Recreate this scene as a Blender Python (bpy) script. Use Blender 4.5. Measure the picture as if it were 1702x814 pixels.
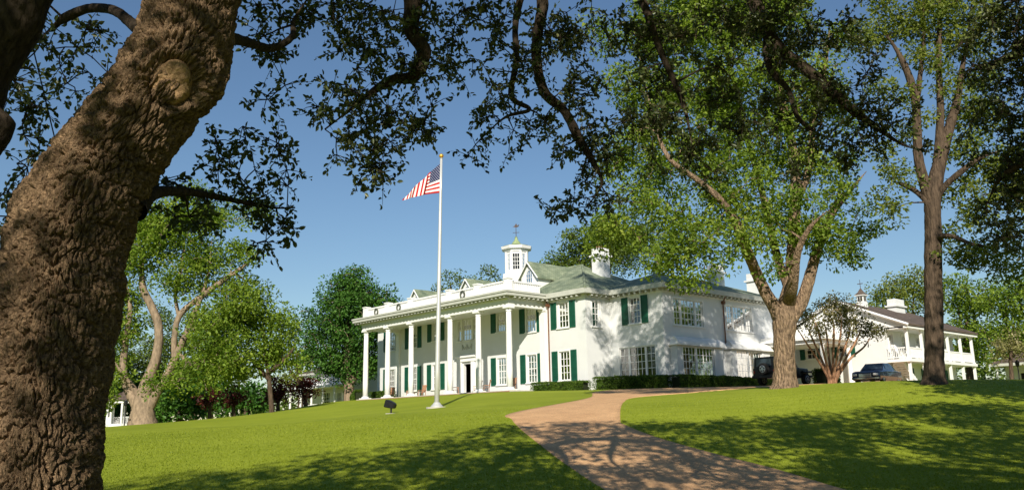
import bpy, math, random
import numpy as np
from mathutils import Vector, Matrix

for o in list(bpy.data.objects): bpy.data.objects.remove(o)
S = bpy.context.scene
COL = S.collection
R = math.radians

# ------------------------------------------------------------------ camera
F = 1386.45                      # focal length in pixels of the 1702 wide photograph
YAW, PIT, ROL = R(48.014), R(12.022), R(-1.082)
CAM = np.array([69.923, -43.637, -2.421])
fw = np.array([-math.sin(YAW)*math.cos(PIT), math.cos(YAW)*math.cos(PIT), math.sin(PIT)])
rt0 = np.array([math.cos(YAW), math.sin(YAW), 0.0]); up0 = np.cross(rt0, fw)
rt = rt0*math.cos(ROL)+up0*math.sin(ROL); up = -rt0*math.sin(ROL)+up0*math.cos(ROL)
fh = np.array([-math.sin(YAW), math.cos(YAW), 0.0])
cd = bpy.data.cameras.new('camera'); cam = bpy.data.objects.new('camera', cd); COL.objects.link(cam)
cd.sensor_fit = 'HORIZONTAL'; cd.sensor_width = 36; cd.lens = 36*F/1702
cd.clip_start = 0.1; cd.clip_end = 6000
cam.matrix_world = Matrix(((rt[0], up[0], -fw[0], CAM[0]), (rt[1], up[1], -fw[1], CAM[1]), (rt[2], up[2], -fw[2], CAM[2]), (0, 0, 0, 1)))
S.camera = cam

# ------------------------------------------------------------------ sky, sun, exposure
LIGHT = fh*math.cos(R(4))+rt0*math.sin(R(4)); LIGHT[2] = -.575; LIGHT /= np.linalg.norm(LIGHT)
w = bpy.data.worlds.new('World'); S.world = w; w.use_nodes = True
nt = w.node_tree; bg = nt.nodes['Background']
sky = nt.nodes.new('ShaderNodeTexSky'); sky.sky_type = 'NISHITA'; sky.sun_disc = False
sky.sun_elevation = math.asin(-LIGHT[2]); sky.sun_rotation = math.atan2(-LIGHT[0], -LIGHT[1])
sky.air_density = 1.25; sky.dust_density = 0.0; sky.ozone_density = 5.0
nt.links.new(sky.outputs[0], bg.inputs[0]); bg.inputs[1].default_value = 0.07
sd = bpy.data.lights.new('sun', 'SUN'); sd.energy = 5.0; sd.angle = R(0.53); sd.color = (1.0, 0.93, 0.80)
sun = bpy.data.objects.new('sun', sd); COL.objects.link(sun)
sun.rotation_euler = Vector(LIGHT).to_track_quat('-Z', 'Y').to_euler(); sun.location = (60, -60, 60)
S.view_settings.view_transform = 'Standard'; S.view_settings.look = 'None'
S.view_settings.exposure = 0.4; S.view_settings.gamma = 1

# ------------------------------------------------------------------ pixel helpers
def ray(x, y): return fw+rt*(x-851)/F-up*(y-407)/F
def at(x, y, u): d = ray(x, y); return CAM+d*u/(d@fh)
def to_px(P):
    d = np.asarray(P)-CAM; z = d@fw
    return 851+F*(d@rt)/z, 407-F*(d@up)/z, z

# ------------------------------------------------------------------ materials
def mat(name, col, rough=.6, var=.0, scale=3., bump=0., bscale=40., metal=0., col2=None, spec=.3, coat=0.):
    m = bpy.data.materials.new(name); m.use_nodes = True
    n = m.node_tree.nodes; l = m.node_tree.links; b = n['Principled BSDF']
    b.inputs['Roughness'].default_value = rough; b.inputs['Metallic'].default_value = metal
    b.inputs['Specular IOR Level'].default_value = spec; b.inputs['Coat Weight'].default_value = coat
    tc = n.new('ShaderNodeTexCoord'); no = n.new('ShaderNodeTexNoise')
    no.inputs['Scale'].default_value = scale; no.inputs['Detail'].default_value = 5
    l.new(tc.outputs['Object'], no.inputs['Vector'])
    rp = n.new('ShaderNodeValToRGB'); c2 = col2 or tuple(c*(1-var) for c in col)
    rp.color_ramp.elements[0].position = .3; rp.color_ramp.elements[1].position = .7
    rp.color_ramp.elements[0].color = (*c2, 1); rp.color_ramp.elements[1].color = (*col, 1)
    l.new(no.outputs['Fac'], rp.inputs['Fac']); l.new(rp.outputs['Color'], b.inputs['Base Color'])
    if bump:
        n2 = n.new('ShaderNodeTexNoise'); n2.inputs['Scale'].default_value = bscale; n2.inputs['Detail'].default_value = 4
        l.new(tc.outputs['Object'], n2.inputs['Vector'])
        bp = n.new('ShaderNodeBump'); bp.inputs['Strength'].default_value = bump; bp.inputs['Distance'].default_value = .02
        l.new(n2.outputs['Fac'], bp.inputs['Height']); l.new(bp.outputs['Normal'], b.inputs['Normal'])
    return m

def leafmat(name, cols, trans=.3, rough=.45):
    m = bpy.data.materials.new(name); m.use_nodes = True
    n = m.node_tree.nodes; l = m.node_tree.links; b = n['Principled BSDF']; out = n['Material Output']
    a = n.new('ShaderNodeAttribute'); a.attribute_name = 'tint'
    rp = n.new('ShaderNodeValToRGB'); rp.color_ramp.elements[0].color = (*cols[0], 1); rp.color_ramp.elements[1].color = (*cols[-1], 1)
    for i, c in enumerate(cols[1:-1]):
        e = rp.color_ramp.elements.new((i+1)/(len(cols)-1)); e.color = (*c, 1)
    l.new(a.outputs['Fac'], rp.inputs['Fac']); l.new(rp.outputs['Color'], b.inputs['Base Color'])
    b.inputs['Roughness'].default_value = rough; b.inputs['Specular IOR Level'].default_value = .35 if rough < .4 else .18
    t = n.new('ShaderNodeBsdfTranslucent'); mx = n.new('ShaderNodeMixRGB'); mx.blend_type = 'MULTIPLY'; mx.inputs[0].default_value = 1
    mx.inputs[2].default_value = (1.25, 1.3, .6, 1); l.new(rp.outputs['Color'], mx.inputs[1]); l.new(mx.outputs[0], t.inputs['Color'])
    ms = n.new('ShaderNodeMixShader'); ms.inputs[0].default_value = trans
    l.new(b.outputs[0], ms.inputs[1]); l.new(t.outputs[0], ms.inputs[2]); l.new(ms.outputs[0], out.inputs['Surface'])
    return m

def barkmat(name, c_hi, c_lo, sc=(9, 9, 2.2), bump=.8, dist=.05):
    m = bpy.data.materials.new(name); m.use_nodes = True
    n = m.node_tree.nodes; l = m.node_tree.links; b = n['Principled BSDF']; b.inputs['Roughness'].default_value = .9
    b.inputs['Specular IOR Level'].default_value = .15
    tc = n.new('ShaderNodeTexCoord'); mp = n.new('ShaderNodeMapping'); mp.inputs['Scale'].default_value = sc
    l.new(tc.outputs['Object'], mp.inputs['Vector'])
    vo = n.new('ShaderNodeTexVoronoi'); vo.feature = 'DISTANCE_TO_EDGE'; vo.inputs['Scale'].default_value = 1
    no = n.new('ShaderNodeTexNoise'); no.inputs['Scale'].default_value = 1.6; no.inputs['Detail'].default_value = 8; no.inputs['Roughness'].default_value = .65
    l.new(mp.outputs[0], no.inputs['Vector'])
    ad = n.new('ShaderNodeMixRGB'); ad.blend_type = 'ADD'; ad.inputs[0].default_value = .8
    l.new(mp.outputs[0], ad.inputs[1]); l.new(no.outputs['Color'], ad.inputs[2]); l.new(ad.outputs[0], vo.inputs['Vector'])
    rp = n.new('ShaderNodeValToRGB'); rp.color_ramp.elements[0].position = .3; rp.color_ramp.elements[1].position = .68
    rp.color_ramp.elements[0].color = (*c_lo, 1); rp.color_ramp.elements[1].color = (*c_hi, 1)
    l.new(no.outputs['Fac'], rp.inputs['Fac']); l.new(rp.outputs[0], b.inputs['Base Color'])
    mu = n.new('ShaderNodeMath'); mu.operation = 'MULTIPLY_ADD'; mu.inputs[1].default_value = 1.2
    l.new(vo.outputs['Distance'], mu.inputs[0]); l.new(no.outputs['Fac'], mu.inputs[2])
    bp = n.new('ShaderNodeBump'); bp.inputs['Strength'].default_value = bump; bp.inputs['Distance'].default_value = dist
    l.new(mu.outputs[0], bp.inputs['Height']); l.new(bp.outputs[0], b.inputs['Normal'])
    return m

def brickpaint(name):
    m = mat(name, (.69, .695, .69), .6, .07, .8)
    n = m.node_tree.nodes; l = m.node_tree.links
    tc = n.new('ShaderNodeTexCoord'); sx = n.new('ShaderNodeSeparateXYZ'); l.new(tc.outputs['Object'], sx.inputs[0])
    a = n.new('ShaderNodeMath'); a.operation = 'ADD'; l.new(sx.outputs[0], a.inputs[0]); l.new(sx.outputs[1], a.inputs[1])
    cb = n.new('ShaderNodeCombineXYZ'); l.new(a.outputs[0], cb.inputs[0]); l.new(sx.outputs[2], cb.inputs[1])
    br = n.new('ShaderNodeTexBrick'); br.inputs['Scale'].default_value = 1; br.inputs['Brick Width'].default_value = .22; br.inputs['Row Height'].default_value = .075
    br.inputs['Mortar Size'].default_value = .006; br.inputs['Color1'].default_value = (1, 1, 1, 1); br.inputs['Color2'].default_value = (.8, .8, .8, 1); br.inputs['Mortar'].default_value = (0, 0, 0, 1)
    l.new(cb.outputs[0], br.inputs['Vector'])
    bp = n.new('ShaderNodeBump'); bp.inputs['Strength'].default_value = .35; bp.inputs['Distance'].default_value = .012
    l.new(br.outputs['Color'], bp.inputs['Height']); l.new(bp.outputs[0], n['Principled BSDF'].inputs['Normal'])
    return m

def shingles(name, c1, c2):
    m = mat(name, c1, .85, 0, 1.1, col2=c2)
    n = m.node_tree.nodes; l = m.node_tree.links; b = n['Principled BSDF']
    tc = n.new('ShaderNodeTexCoord'); sx = n.new('ShaderNodeSeparateXYZ'); l.new(tc.outputs['Object'], sx.inputs[0])
    a = n.new('ShaderNodeMath'); a.operation = 'ADD'; l.new(sx.outputs[0], a.inputs[0]); l.new(sx.outputs[1], a.inputs[1])
    cb = n.new('ShaderNodeCombineXYZ'); l.new(a.outputs[0], cb.inputs[0]); l.new(sx.outputs[2], cb.inputs[1])
    br = n.new('ShaderNodeTexBrick'); br.inputs['Scale'].default_value = 1; br.inputs['Brick Width'].default_value = .5; br.inputs['Row Height'].default_value = .13
    br.inputs['Mortar Size'].default_value = .012; br.inputs['Color1'].default_value = (1, 1, 1, 1); br.inputs['Color2'].default_value = (.55, .6, .55, 1); br.inputs['Mortar'].default_value = (.25, .25, .25, 1)
    l.new(cb.outputs[0], br.inputs['Vector'])
    mx = n.new('ShaderNodeMixRGB'); mx.blend_type = 'MULTIPLY'; mx.inputs[0].default_value = .75
    src = b.inputs['Base Color'].links[0].from_socket
    l.new(src, mx.inputs[1]); l.new(br.outputs['Color'], mx.inputs[2]); l.new(mx.outputs[0], b.inputs['Base Color'])
    bp = n.new('ShaderNodeBump'); bp.inputs['Strength'].default_value = .6; bp.inputs['Distance'].default_value = .03
    l.new(br.outputs['Color'], bp.inputs['Height']); l.new(bp.outputs[0], b.inputs['Normal'])
    return m

def glassmat(name):
    m = bpy.data.materials.new(name); m.use_nodes = True
    n = m.node_tree.nodes; l = m.node_tree.links; out = n['Material Output']
    tr = n.new('ShaderNodeBsdfTransparent'); tr.inputs[0].default_value = (.34, .37, .37, 1)
    gl = n.new('ShaderNodeBsdfGlossy'); gl.inputs['Roughness'].default_value = .03
    fr = n.new('ShaderNodeFresnel'); fr.inputs['IOR'].default_value = 1.5
    no = n.new('ShaderNodeTexNoise'); no.inputs['Scale'].default_value = 1.5
    bp = n.new('ShaderNodeBump'); bp.inputs['Strength'].default_value = .08; l.new(no.outputs['Fac'], bp.inputs['Height']); l.new(bp.outputs[0], gl.inputs['Normal'])
    ms = n.new('ShaderNodeMixShader'); l.new(fr.outputs[0], ms.inputs[0]); l.new(tr.outputs[0], ms.inputs[1]); l.new(gl.outputs[0], ms.inputs[2]); l.new(ms.outputs[0], out.inputs['Surface'])
    return m

M = {}
M['white'] = mat('white_paint', (.78, .775, .76), .45, .05, 1.5)
M['brick'] = brickpaint('white_painted_brick')
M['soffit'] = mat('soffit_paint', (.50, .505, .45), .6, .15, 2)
M['green'] = mat('shutter_green', (.012, .105, .062), .45, .3, 4)
M['roof'] = shingles('green_slate', (.33, .37, .25), (.17, .215, .15))
M['brown_roof'] = shingles('brown_shingle', (.17, .125, .10), (.11, .08, .065))
M['copper'] = mat('weathered_copper', (.22, .095, .05), .5, .4, 6, metal=.2)
M['patina'] = mat('green_patina', (.32, .40, .20), .6, .4, 6)
M['glass'] = glassmat('window_glass')
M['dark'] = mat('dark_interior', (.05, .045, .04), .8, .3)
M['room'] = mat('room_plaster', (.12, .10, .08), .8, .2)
M['blind'] = mat('cream_blind', (.72, .66, .52), .8, .12, 5)
M['curtain'] = mat('pale_curtain', (.6, .6, .58), .9, .2, 5)
M['porch'] = mat('porch_brick', (.36, .17, .10), .8, .4, 6)
M['stone'] = mat('pale_stone', (.5, .47, .42), .8, .2, 5)
M['steel'] = mat('pole_metal', (.62, .62, .60), .38, .08, 4, metal=.35)
M['gold'] = mat('gilt', (.75, .42, .08), .3, .1, metal=.6)
M['black'] = mat('black_metal', (.012, .012, .014), .4, .3, 5)
M['lens'] = mat('lamp_glass', (.12, .13, .15), .08, .1)
M['wood'] = mat('teak', (.42, .22, .13), .6, .35, 9)
M['brass'] = mat('weathervane_metal', (.08, .05, .04), .5, .3, 8)
M['bark'] = barkmat('pecan_bark', (.42, .29, .185), (.06, .042, .03), (7, 7, 2.2), 1., .16)
M['bark_dark'] = barkmat('dark_bark', (.13, .09, .06), (.03, .022, .016), (6, 6, 1.4), .9, .07)
M['bark_pale'] = barkmat('pale_bark', (.34, .25, .17), (.11, .085, .06), (3, 3, 1.0), .6, .06)
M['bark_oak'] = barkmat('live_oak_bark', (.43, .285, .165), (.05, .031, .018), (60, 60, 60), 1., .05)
_n = M['bark_oak'].node_tree.nodes; _a = _n.new('ShaderNodeAttribute'); _a.attribute_name = 'barkco'
for _m in [q for q in _n if q.type == 'MAPPING']: M['bark_oak'].node_tree.links.new(_a.outputs['Vector'], _m.inputs['Vector'])
M['bark_limb_shaded'] = barkmat('live_oak_limb_bark_shaded', (.075, .055, .037), (.018, .013, .009), (14, 14, 7), .9, .04)  # oak bark again, with the shade of the crown put into a darker colour
M['bark_crape'] = barkmat('crape_myrtle_bark', (.46, .27, .16), (.2, .1, .06), (6, 6, 1), .4, .03)
M['cutwood'] = barkmat('healed_cut_wood', (.50, .32, .17), (.15, .088, .045), (24, 24, 24), .7, .02)
M['oak_leaf'] = leafmat('live_oak_leaf', [(.03, .045, .015), (.085, .11, .034), (.20, .205, .09)], .3, .36)
M['pecan_leaf'] = leafmat('pecan_leaf', [(.075, .13, .015), (.175, .255, .03), (.31, .37, .06)], .42)
M['light_leaf'] = leafmat('light_leaf', [(.08, .14, .015), (.175, .26, .028), (.28, .35, .05)], .42)
M['yellow_leaf'] = leafmat('yellow_green_leaf', [(.08, .12, .018), (.17, .215, .036), (.27, .29, .06)], .4)
M['dark_leaf'] = leafmat('dark_green_leaf', [(.025, .072, .012), (.058, .145, .02), (.11, .215, .034)], .25)
M['mid_leaf'] = leafmat('mid_green_leaf', [(.05, .085, .014), (.11, .165, .025), (.18, .23, .04)], .3)
M['red_leaf'] = leafmat('maroon_leaf', [(.03, .008, .008), (.075, .018, .014), (.13, .035, .022)], .25)
M['olive_leaf'] = leafmat('olive_leaf', [(.10, .10, .03), (.22, .21, .07), (.42, .36, .22)], .3)
M['box_leaf'] = leafmat('boxwood_leaf', [(.03, .07, .008), (.075, .135, .016), (.15, .22, .03)], .3)
M['grass_blade'] = leafmat('grass_blade', [(.16, .21, .014), (.22, .265, .022), (.28, .32, .034)], .3, .6)

# ------------------------------------------------------------------ object helpers
def link(o, parent=None):
    COL.objects.link(o)
    if parent is not None:
        o.parent = parent
        o.matrix_parent_inverse = Matrix.Translation(-wloc(parent))
    return o
WL = {}
def wloc(o): return WL.get(o.name, Vector((0, 0, 0)))
def thing(name, label, cat, loc, group=None):
    o = bpy.data.objects.new(name, None); o.empty_display_size = .3; COL.objects.link(o)
    o.location = loc; WL[o.name] = Vector(loc); tag(o, label, cat, group); return o
def tag(o, label=None, cat=None, group=None, kind=None):
    if label: o['label'] = label
    if cat: o['category'] = cat
    if group: o['group'] = group
    if kind: o['kind'] = kind
    return o

class MB:
    def __init__(s): s.v = []; s.f = []
    def add(s, v, f):
        n = len(s.v); s.v += [tuple(p) for p in v]; s.f += [tuple(n+i for i in q) for q in f]; return s
    def box(s, x0, x1, y0, y1, z0, z1):
        v = [(x0, y0, z0), (x1, y0, z0), (x1, y1, z0), (x0, y1, z0), (x0, y0, z1), (x1, y0, z1), (x1, y1, z1), (x0, y1, z1)]
        return s.add(v, [(3, 2, 1, 0), (4, 5, 6, 7), (0, 1, 5, 4), (1, 2, 6, 5), (2, 3, 7, 6), (3, 0, 4, 7)])
    def obox(s, o, a, n, a0, a1, n0, n1, z0, z1):
        """box along unit axis a, outward axis n, vertical z, origin o"""
        o = np.array(o, float); a = np.array(a, float); n = np.array(n, float); k = np.array((0, 0, 1.))
        v = [o+a*p+n*q+k*r for r in (z0, z1) for p, q in ((a0, n0), (a1, n0), (a1, n1), (a0, n1))]
        return s.add(v, [(3, 2, 1, 0), (4, 5, 6, 7), (0, 1, 5, 4), (1, 2, 6, 5), (2, 3, 7, 6), (3, 0, 4, 7)])
    def tube(s, pts, rad, n=8, cap=True):
        V, Fc = tube_arrays(np.array(pts, float), np.array(rad, float), n)
        b = len(s.v); s.v += [tuple(p) for p in V]; s.f += [tuple(int(b+i) for i in q) for q in Fc]
        if cap:
            m = len(pts); s.f.append(tuple(b+i for i in range(n))[::-1]); s.f.append(tuple(b+(m-1)*n+i for i in range(n)))
        return s
    def lathe(s, c, prof, n=16, rot=0.):
        """prof: (radius, z) from bottom to top"""
        b = len(s.v); m = len(prof)
        for r, z in prof:
            for i in range(n):
                t = rot+2*math.pi*i/n; s.v.append((c[0]+r*math.cos(t), c[1]+r*math.sin(t), c[2]+z))
        for j in range(m-1):
            for i in range(n): s.f.append((b+j*n+i, b+j*n+(i+1) % n, b+(j+1)*n+(i+1) % n, b+(j+1)*n+i))
        s.f.append(tuple(b+i for i in range(n))[::-1]); s.f.append(tuple(b+(m-1)*n+i for i in range(n)))
        return s
    def build(s, name, m, parent=None, smooth=False, bevel=0):
        me = bpy.data.meshes.new(name); me.from_pydata(s.v, [], s.f); me.update()
        if smooth:
            me.polygons.foreach_set('use_smooth', [True]*len(me.polygons))
        me.materials.append(M[m] if isinstance(m, str) else m)
        o = bpy.data.objects.new(name, me)
        if bevel:
            bv = o.modifiers.new('bevel', 'BEVEL'); bv.width = bevel; bv.segments = 2; bv.limit_method = 'ANGLE'
        return link(o, parent)

def tube_arrays(P, rad, n):
    T = np.gradient(P, axis=0); T /= np.linalg.norm(T, axis=1)[:, None]+1e-12
    a = np.array((0, 0, 1.)) if abs(T[0][2]) < .9 else np.array((1., 0, 0))
    N = np.cross(T[0], a); N /= np.linalg.norm(N); out = []
    th = np.arange(n)*2*math.pi/n
    for i in range(len(P)):
        N = N-T[i]*(N@T[i]); N /= np.linalg.norm(N); B = np.cross(T[i], N)
        out.append(P[i]+rad[i]*(np.cos(th)[:, None]*N+np.sin(th)[:, None]*B))
    V = np.concatenate(out); m = len(P)
    j, i = np.meshgrid(np.arange(m-1), np.arange(n), indexing='ij'); i2 = (i+1) % n
    Fc = np.stack([j*n+i, j*n+i2, (j+1)*n+i2, (j+1)*n+i], -1).reshape(-1, 4)
    return V, Fc

def np_obj(name, V, Fq, m, parent=None, tint=None, smooth=False):
    V = np.ascontiguousarray(V, np.float32); Fq = np.ascontiguousarray(Fq, np.int32); k = Fq.shape[1]
    me = bpy.data.meshes.new(name); me.vertices.add(len(V)); me.loops.add(Fq.size); me.polygons.add(len(Fq))
    me.vertices.foreach_set('co', V.ravel()); me.loops.foreach_set('vertex_index', Fq.ravel())
    me.polygons.foreach_set('loop_start', np.arange(0, Fq.size, k, dtype=np.int32))
    if smooth: me.polygons.foreach_set('use_smooth', np.ones(len(Fq), bool))
    me.update(calc_edges=True)
    if tint is not None:
        a = me.attributes.new('tint', 'FLOAT', 'POINT'); a.data.foreach_set('value', np.ascontiguousarray(tint, np.float32))
    me.materials.append(M[m] if isinstance(m, str) else m)
    return link(bpy.data.objects.new(name, me), parent)

def spline(P, n):
    """Catmull-Rom through rows of P (any columns), n samples a segment"""
    P = np.array(P, float); Q = np.vstack([2*P[0]-P[1], P, 2*P[-1]-P[-2]]); out = []
    t = np.linspace(0, 1, n, endpoint=False)[:, None]
    for i in range(len(P)-1):
        a, b, c, d = Q[i:i+4]
        out.append(.5*(2*b+(c-a)*t+(2*a-5*b+4*c-d)*t*t+(3*b-a-3*c+d)*t**3))
    out.append(P[-1:]); return np.vstack(out)

# value noise and cellular noise (vectorised)
def hash3(i, j, k, s=0):
    h = (i.astype(np.int64)*374761393+j.astype(np.int64)*668265263+k.astype(np.int64)*2147483647+s*1274126177) & 0xffffffff
    h = ((h ^ (h >> 13))*1274126177) & 0xffffffff; h ^= h >> 16
    return (h & 0xffffff)/float(0xffffff)
def vnoise(P, s=0):
    I = np.floor(P).astype(np.int64); f = P-I; f = f*f*(3-2*f); r = 0
    for a in (0, 1):
        for b in (0, 1):
            for c in (0, 1):
                r = r+hash3(I[:, 0]+a, I[:, 1]+b, I[:, 2]+c, s)*(f[:, 0] if a else 1-f[:, 0])*(f[:, 1] if b else 1-f[:, 1])*(f[:, 2] if c else 1-f[:, 2])
    return r*2-1
def fbm(P, o=4, s=0):
    r = 0; a = .5
    for k in range(o): r = r+a*vnoise(P*(2.03**k)+k*17.3, s+k); a *= .5
    return r
def worley(P, s=0):
    I = np.floor(P).astype(np.int64); d1 = np.full(len(P), 9.); d2 = np.full(len(P), 9.)
    for a in (-1, 0, 1):
        for b in (-1, 0, 1):
            for c in (-1, 0, 1):
                J = I+np.array((a, b, c)); q = np.stack([hash3(J[:, 0], J[:, 1], J[:, 2], s+t) for t in (1, 2, 3)], 1)
                d = np.linalg.norm(J+q-P, axis=1); m = d < d1
                d2 = np.where(m, d1, np.minimum(d2, d)); d1 = np.where(m, d, d1)
    return d1, d2

# ------------------------------------------------------------------ terrain
def ctl():
    pts = []
    for x, y, u in ((1000, 814, 19.5), (600, 814, 19.5), (1500, 814, 19.5), (250, 814, 19.5), (950, 690, 33), (650, 735, 26), (1200, 740, 26.5), (1500, 720, 28), (1690, 735, 26),
                    (1305, 643, 42), (1555, 636, 38), (1702, 631, 40), (726, 677, 49), (648, 687, 47), (900, 656, 52), (1080, 651, 52),
                    (235, 705, 66), (170, 709, 62), (400, 691, 75), (500, 679, 85), (420, 706, 50), (200, 714, 45), (1200, 652, 45)):
        pts.append(at(x, y, u))
    uv = [(0, 0, -4.0), (-15, 0, -4.3), (6, -8, -3.95), (8, 9, -3.95), (-40, 0, -4.6), (0, 40, -3.2), (0, -40, -4.6), (20, 30, -2.6), (20, -30, -4.1)]
    for u, v, z in uv:
        p = CAM+fh*u+rt0*v; pts.append((p[0], p[1], z))
    pts += [(-6, -1.2, -.06), (0, -1.0, -.07), (10, -1.0, -.07), (21, -1.0, -.07), (26, 2, -.14), (32, 4, -.2), (34, 12, -.25), (34, 22, -.25), (10, 10, -.1), (-4, 16, -.2), (20, 25, -.2),
            (40, 6, -.36), (44, 11, -.4), (44, 26, -.7), (40, 40, -.7), (55, 20, -.9), (60, 40, -1.2), (30, 60, -.8), (-30, -13, -2.0), (-20, 6, -.5), (-13, 4, -.3), (-40, 30, -1.), (0, 60, -1.)]
    return np.array(pts, float)
CT = ctl()
def tpsk(d): return np.where(d > 1e-9, d*d*np.log(d+1e-12), 0)
_n = len(CT); _K = tpsk(np.linalg.norm(CT[:, None, :2]-CT[None, :, :2], axis=2)/20)+np.eye(_n)*.02
_P = np.c_[np.ones(_n), CT[:, :2]/20]; _A = np.block([[_K, _P], [_P.T, np.zeros((3, 3))]])
_W = np.linalg.solve(_A, np.r_[CT[:, 2], 0, 0, 0])
CEN = np.array((38., -5.))
def gz(x, y):
    x = np.atleast_1d(np.asarray(x, float)); y = np.atleast_1d(np.asarray(y, float)); sh = x.shape
    q = np.stack([x.ravel(), y.ravel()], 1); dc = np.linalg.norm(q-CEN, axis=1)
    k = np.minimum(1, 95/np.maximum(dc, 1e-6))[:, None]; q2 = CEN+(q-CEN)*k      # beyond 95 m continue the rim level
    z = tpsk(np.linalg.norm(q2[:, None]-CT[None, :, :2], axis=2)/20)@_W[:_n]+np.c_[np.ones(len(q)), q2/20]@_W[_n:]
    t = np.clip((dc-70)/90, 0, 1); t = t*t*(3-2*t); z = np.clip(z, -6, .6)*(1-t)+(-2.2)*t
    return z.reshape(sh)
def gz1(x, y): return float(gz(x, y)[0])
def hit(px, py, umax=90):
    d = ray(px, py); d = d/(d@fh); us = np.linspace(8, umax, 800); P = CAM+d*us[:, None]
    b = P[:, 2] < gz(P[:, 0], P[:, 1]); i = int(np.argmax(b)) if b.any() else len(us)-1
    return P[i]

def axis(lo, a, b, hi, step):
    near = np.arange(a, b+step, step); g = [];
    x = b; s = step
    while x < hi: s = min(s*1.25, 120); x += s; g.append(x)
    h = []; x = a; s = step
    while x > lo: s = min(s*1.25, 120); x -= s; h.append(x)
    return np.r_[h[::-1], near, g]
gx = axis(-1800, -8, 84, 1800, .8); gy = axis(-1800, -56, 12, 1800, .8)
GX, GY = np.meshgrid(gx, gy); GZ = np.concatenate([gz(GX[i], GY[i])[None] for i in range(len(gy))])
nx = len(gx); ny = len(gy)
j, i = np.meshgrid(np.arange(ny-1), np.arange(nx-1), indexing='ij')
def lawnmat():
    m = bpy.data.materials.new('lawn'); m.use_nodes = True; n = m.node_tree.nodes; l = m.node_tree.links; b = n['Principled BSDF']
    b.inputs['Roughness'].default_value = .85; b.inputs['Specular IOR Level'].default_value = .1
    tc = n.new('ShaderNodeTexCoord')
    def nz(s, d=4, r=.6):
        q = n.new('ShaderNodeTexNoise'); q.inputs['Scale'].default_value = s; q.inputs['Detail'].default_value = d; q.inputs['Roughness'].default_value = r; l.new(tc.outputs['Object'], q.inputs['Vector']); return q
    a = nz(.22, 4); c = nz(5, 8, .75); fine = nz(38, 6, .8)
    wv = n.new('ShaderNodeTexWave'); wv.inputs['Scale'].default_value = .32; wv.inputs['Distortion'].default_value = .6; wv.inputs['Detail'].default_value = 1
    mp = n.new('ShaderNodeMapping'); mp.inputs['Rotation'].default_value = (0, 0, R(33)); l.new(tc.outputs['Object'], mp.inputs['Vector']); l.new(mp.outputs[0], wv.inputs['Vector'])
    def mixf(x, y, f):
        q = n.new('ShaderNodeMix'); q.data_type = 'FLOAT'; q.inputs[0].default_value = f; l.new(x, q.inputs[2]); l.new(y, q.inputs[3]); return q.outputs[0]
    v = mixf(a.outputs['Fac'], wv.outputs['Fac'], .10); v = mixf(v, c.outputs['Fac'], .34); v = mixf(v, fine.outputs['Fac'], .22)
    rp = n.new('ShaderNodeValToRGB'); rp.color_ramp.elements[0].position = .34; rp.color_ramp.elements[1].position = .66
    rp.color_ramp.elements[0].color = (.165, .21, .014, 1); rp.color_ramp.elements[1].color = (.29, .335, .03, 1)
    l.new(v, rp.inputs[0]); l.new(rp.outputs[0], b.inputs['Base Color'])
    bp = n.new('ShaderNodeBump'); bp.inputs['Strength'].default_value = .7; bp.inputs['Distance'].default_value = .04
    l.new(mixf(c.outputs['Fac'], fine.outputs['Fac'], .5), bp.inputs['Height']); l.new(bp.outputs[0], b.inputs['Normal'])
    return m
M['lawn'] = lawnmat()
g = np_obj('lawn', np.stack([GX, GY, GZ], -1).reshape(-1, 3), np.stack([j*nx+i, j*nx+i+1, (j+1)*nx+i+1, (j+1)*nx+i], -1).reshape(-1, 4), 'lawn', smooth=True)
tag(g, 'mown green lawn sloping up to the white mansion', 'lawn', kind='structure')

# ------------------------------------------------------------------ driveway
def drivemat():
    m = mat('exposed_aggregate', (.72, .45, .235), .85, 0, 1.2, col2=(.58, .35, .18)); n = m.node_tree.nodes; l = m.node_tree.links; b = n['Principled BSDF']
    tc = n.new('ShaderNodeTexCoord'); vo = n.new('ShaderNodeTexVoronoi'); vo.inputs['Scale'].default_value = 28; l.new(tc.outputs['Object'], vo.inputs['Vector'])
    mx = n.new('ShaderNodeMixRGB'); mx.blend_type = 'MULTIPLY'; mx.inputs[0].default_value = .55; src = b.inputs['Base Color'].links[0].from_socket
    rp = n.new('ShaderNodeValToRGB'); rp.color_ramp.elements[0].color = (.35, .33, .32, 1); rp.color_ramp.elements[1].color = (1.25, 1.15, 1.05, 1)
    l.new(vo.outputs['Color'], rp.inputs[0]); l.new(src, mx.inputs[1]); l.new(rp.outputs[0], mx.inputs[2]); l.new(mx.outputs[0], b.inputs['Base Color'])
    bp = n.new('ShaderNodeBump'); bp.inputs['Strength'].default_value = .7; bp.inputs['Distance'].default_value = .02; l.new(vo.outputs['Distance'], bp.inputs['Height']); l.new(bp.outputs[0], b.inputs['Normal'])
    return m
M['drive'] = drivemat()
Lp = [hit(x, y)[:2] for x, y in ((1040, 838), (1003, 813), (957, 783), (905, 745), (868, 715), (851, 697), (853, 686))]
Rp = [hit(x, y)[:2] for x, y in ((1490, 838), (1398, 813), (1290, 780), (1180, 752), (1090, 727), (1042, 708), (1031, 697))]
Ld = [np.array(p) for p in Lp]+[np.array(p) for p in ((38.6, -10.2), (33.6, -4.2), (31.8, .5), (34.0, 4.2), (34.6, 9), (34.6, 16), (34.6, 27))]
Rd = [np.array(p) for p in Rp]+[np.array(p) for p in ((44.0, -13.5), (41.5, -9.3), (41.8, -3.8), (43.6, .5), (46.0, 6), (47.3, 14), (47.3, 27))]
d0 = (Ld[0]-Ld[1]); d0 /= np.linalg.norm(d0)
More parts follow.
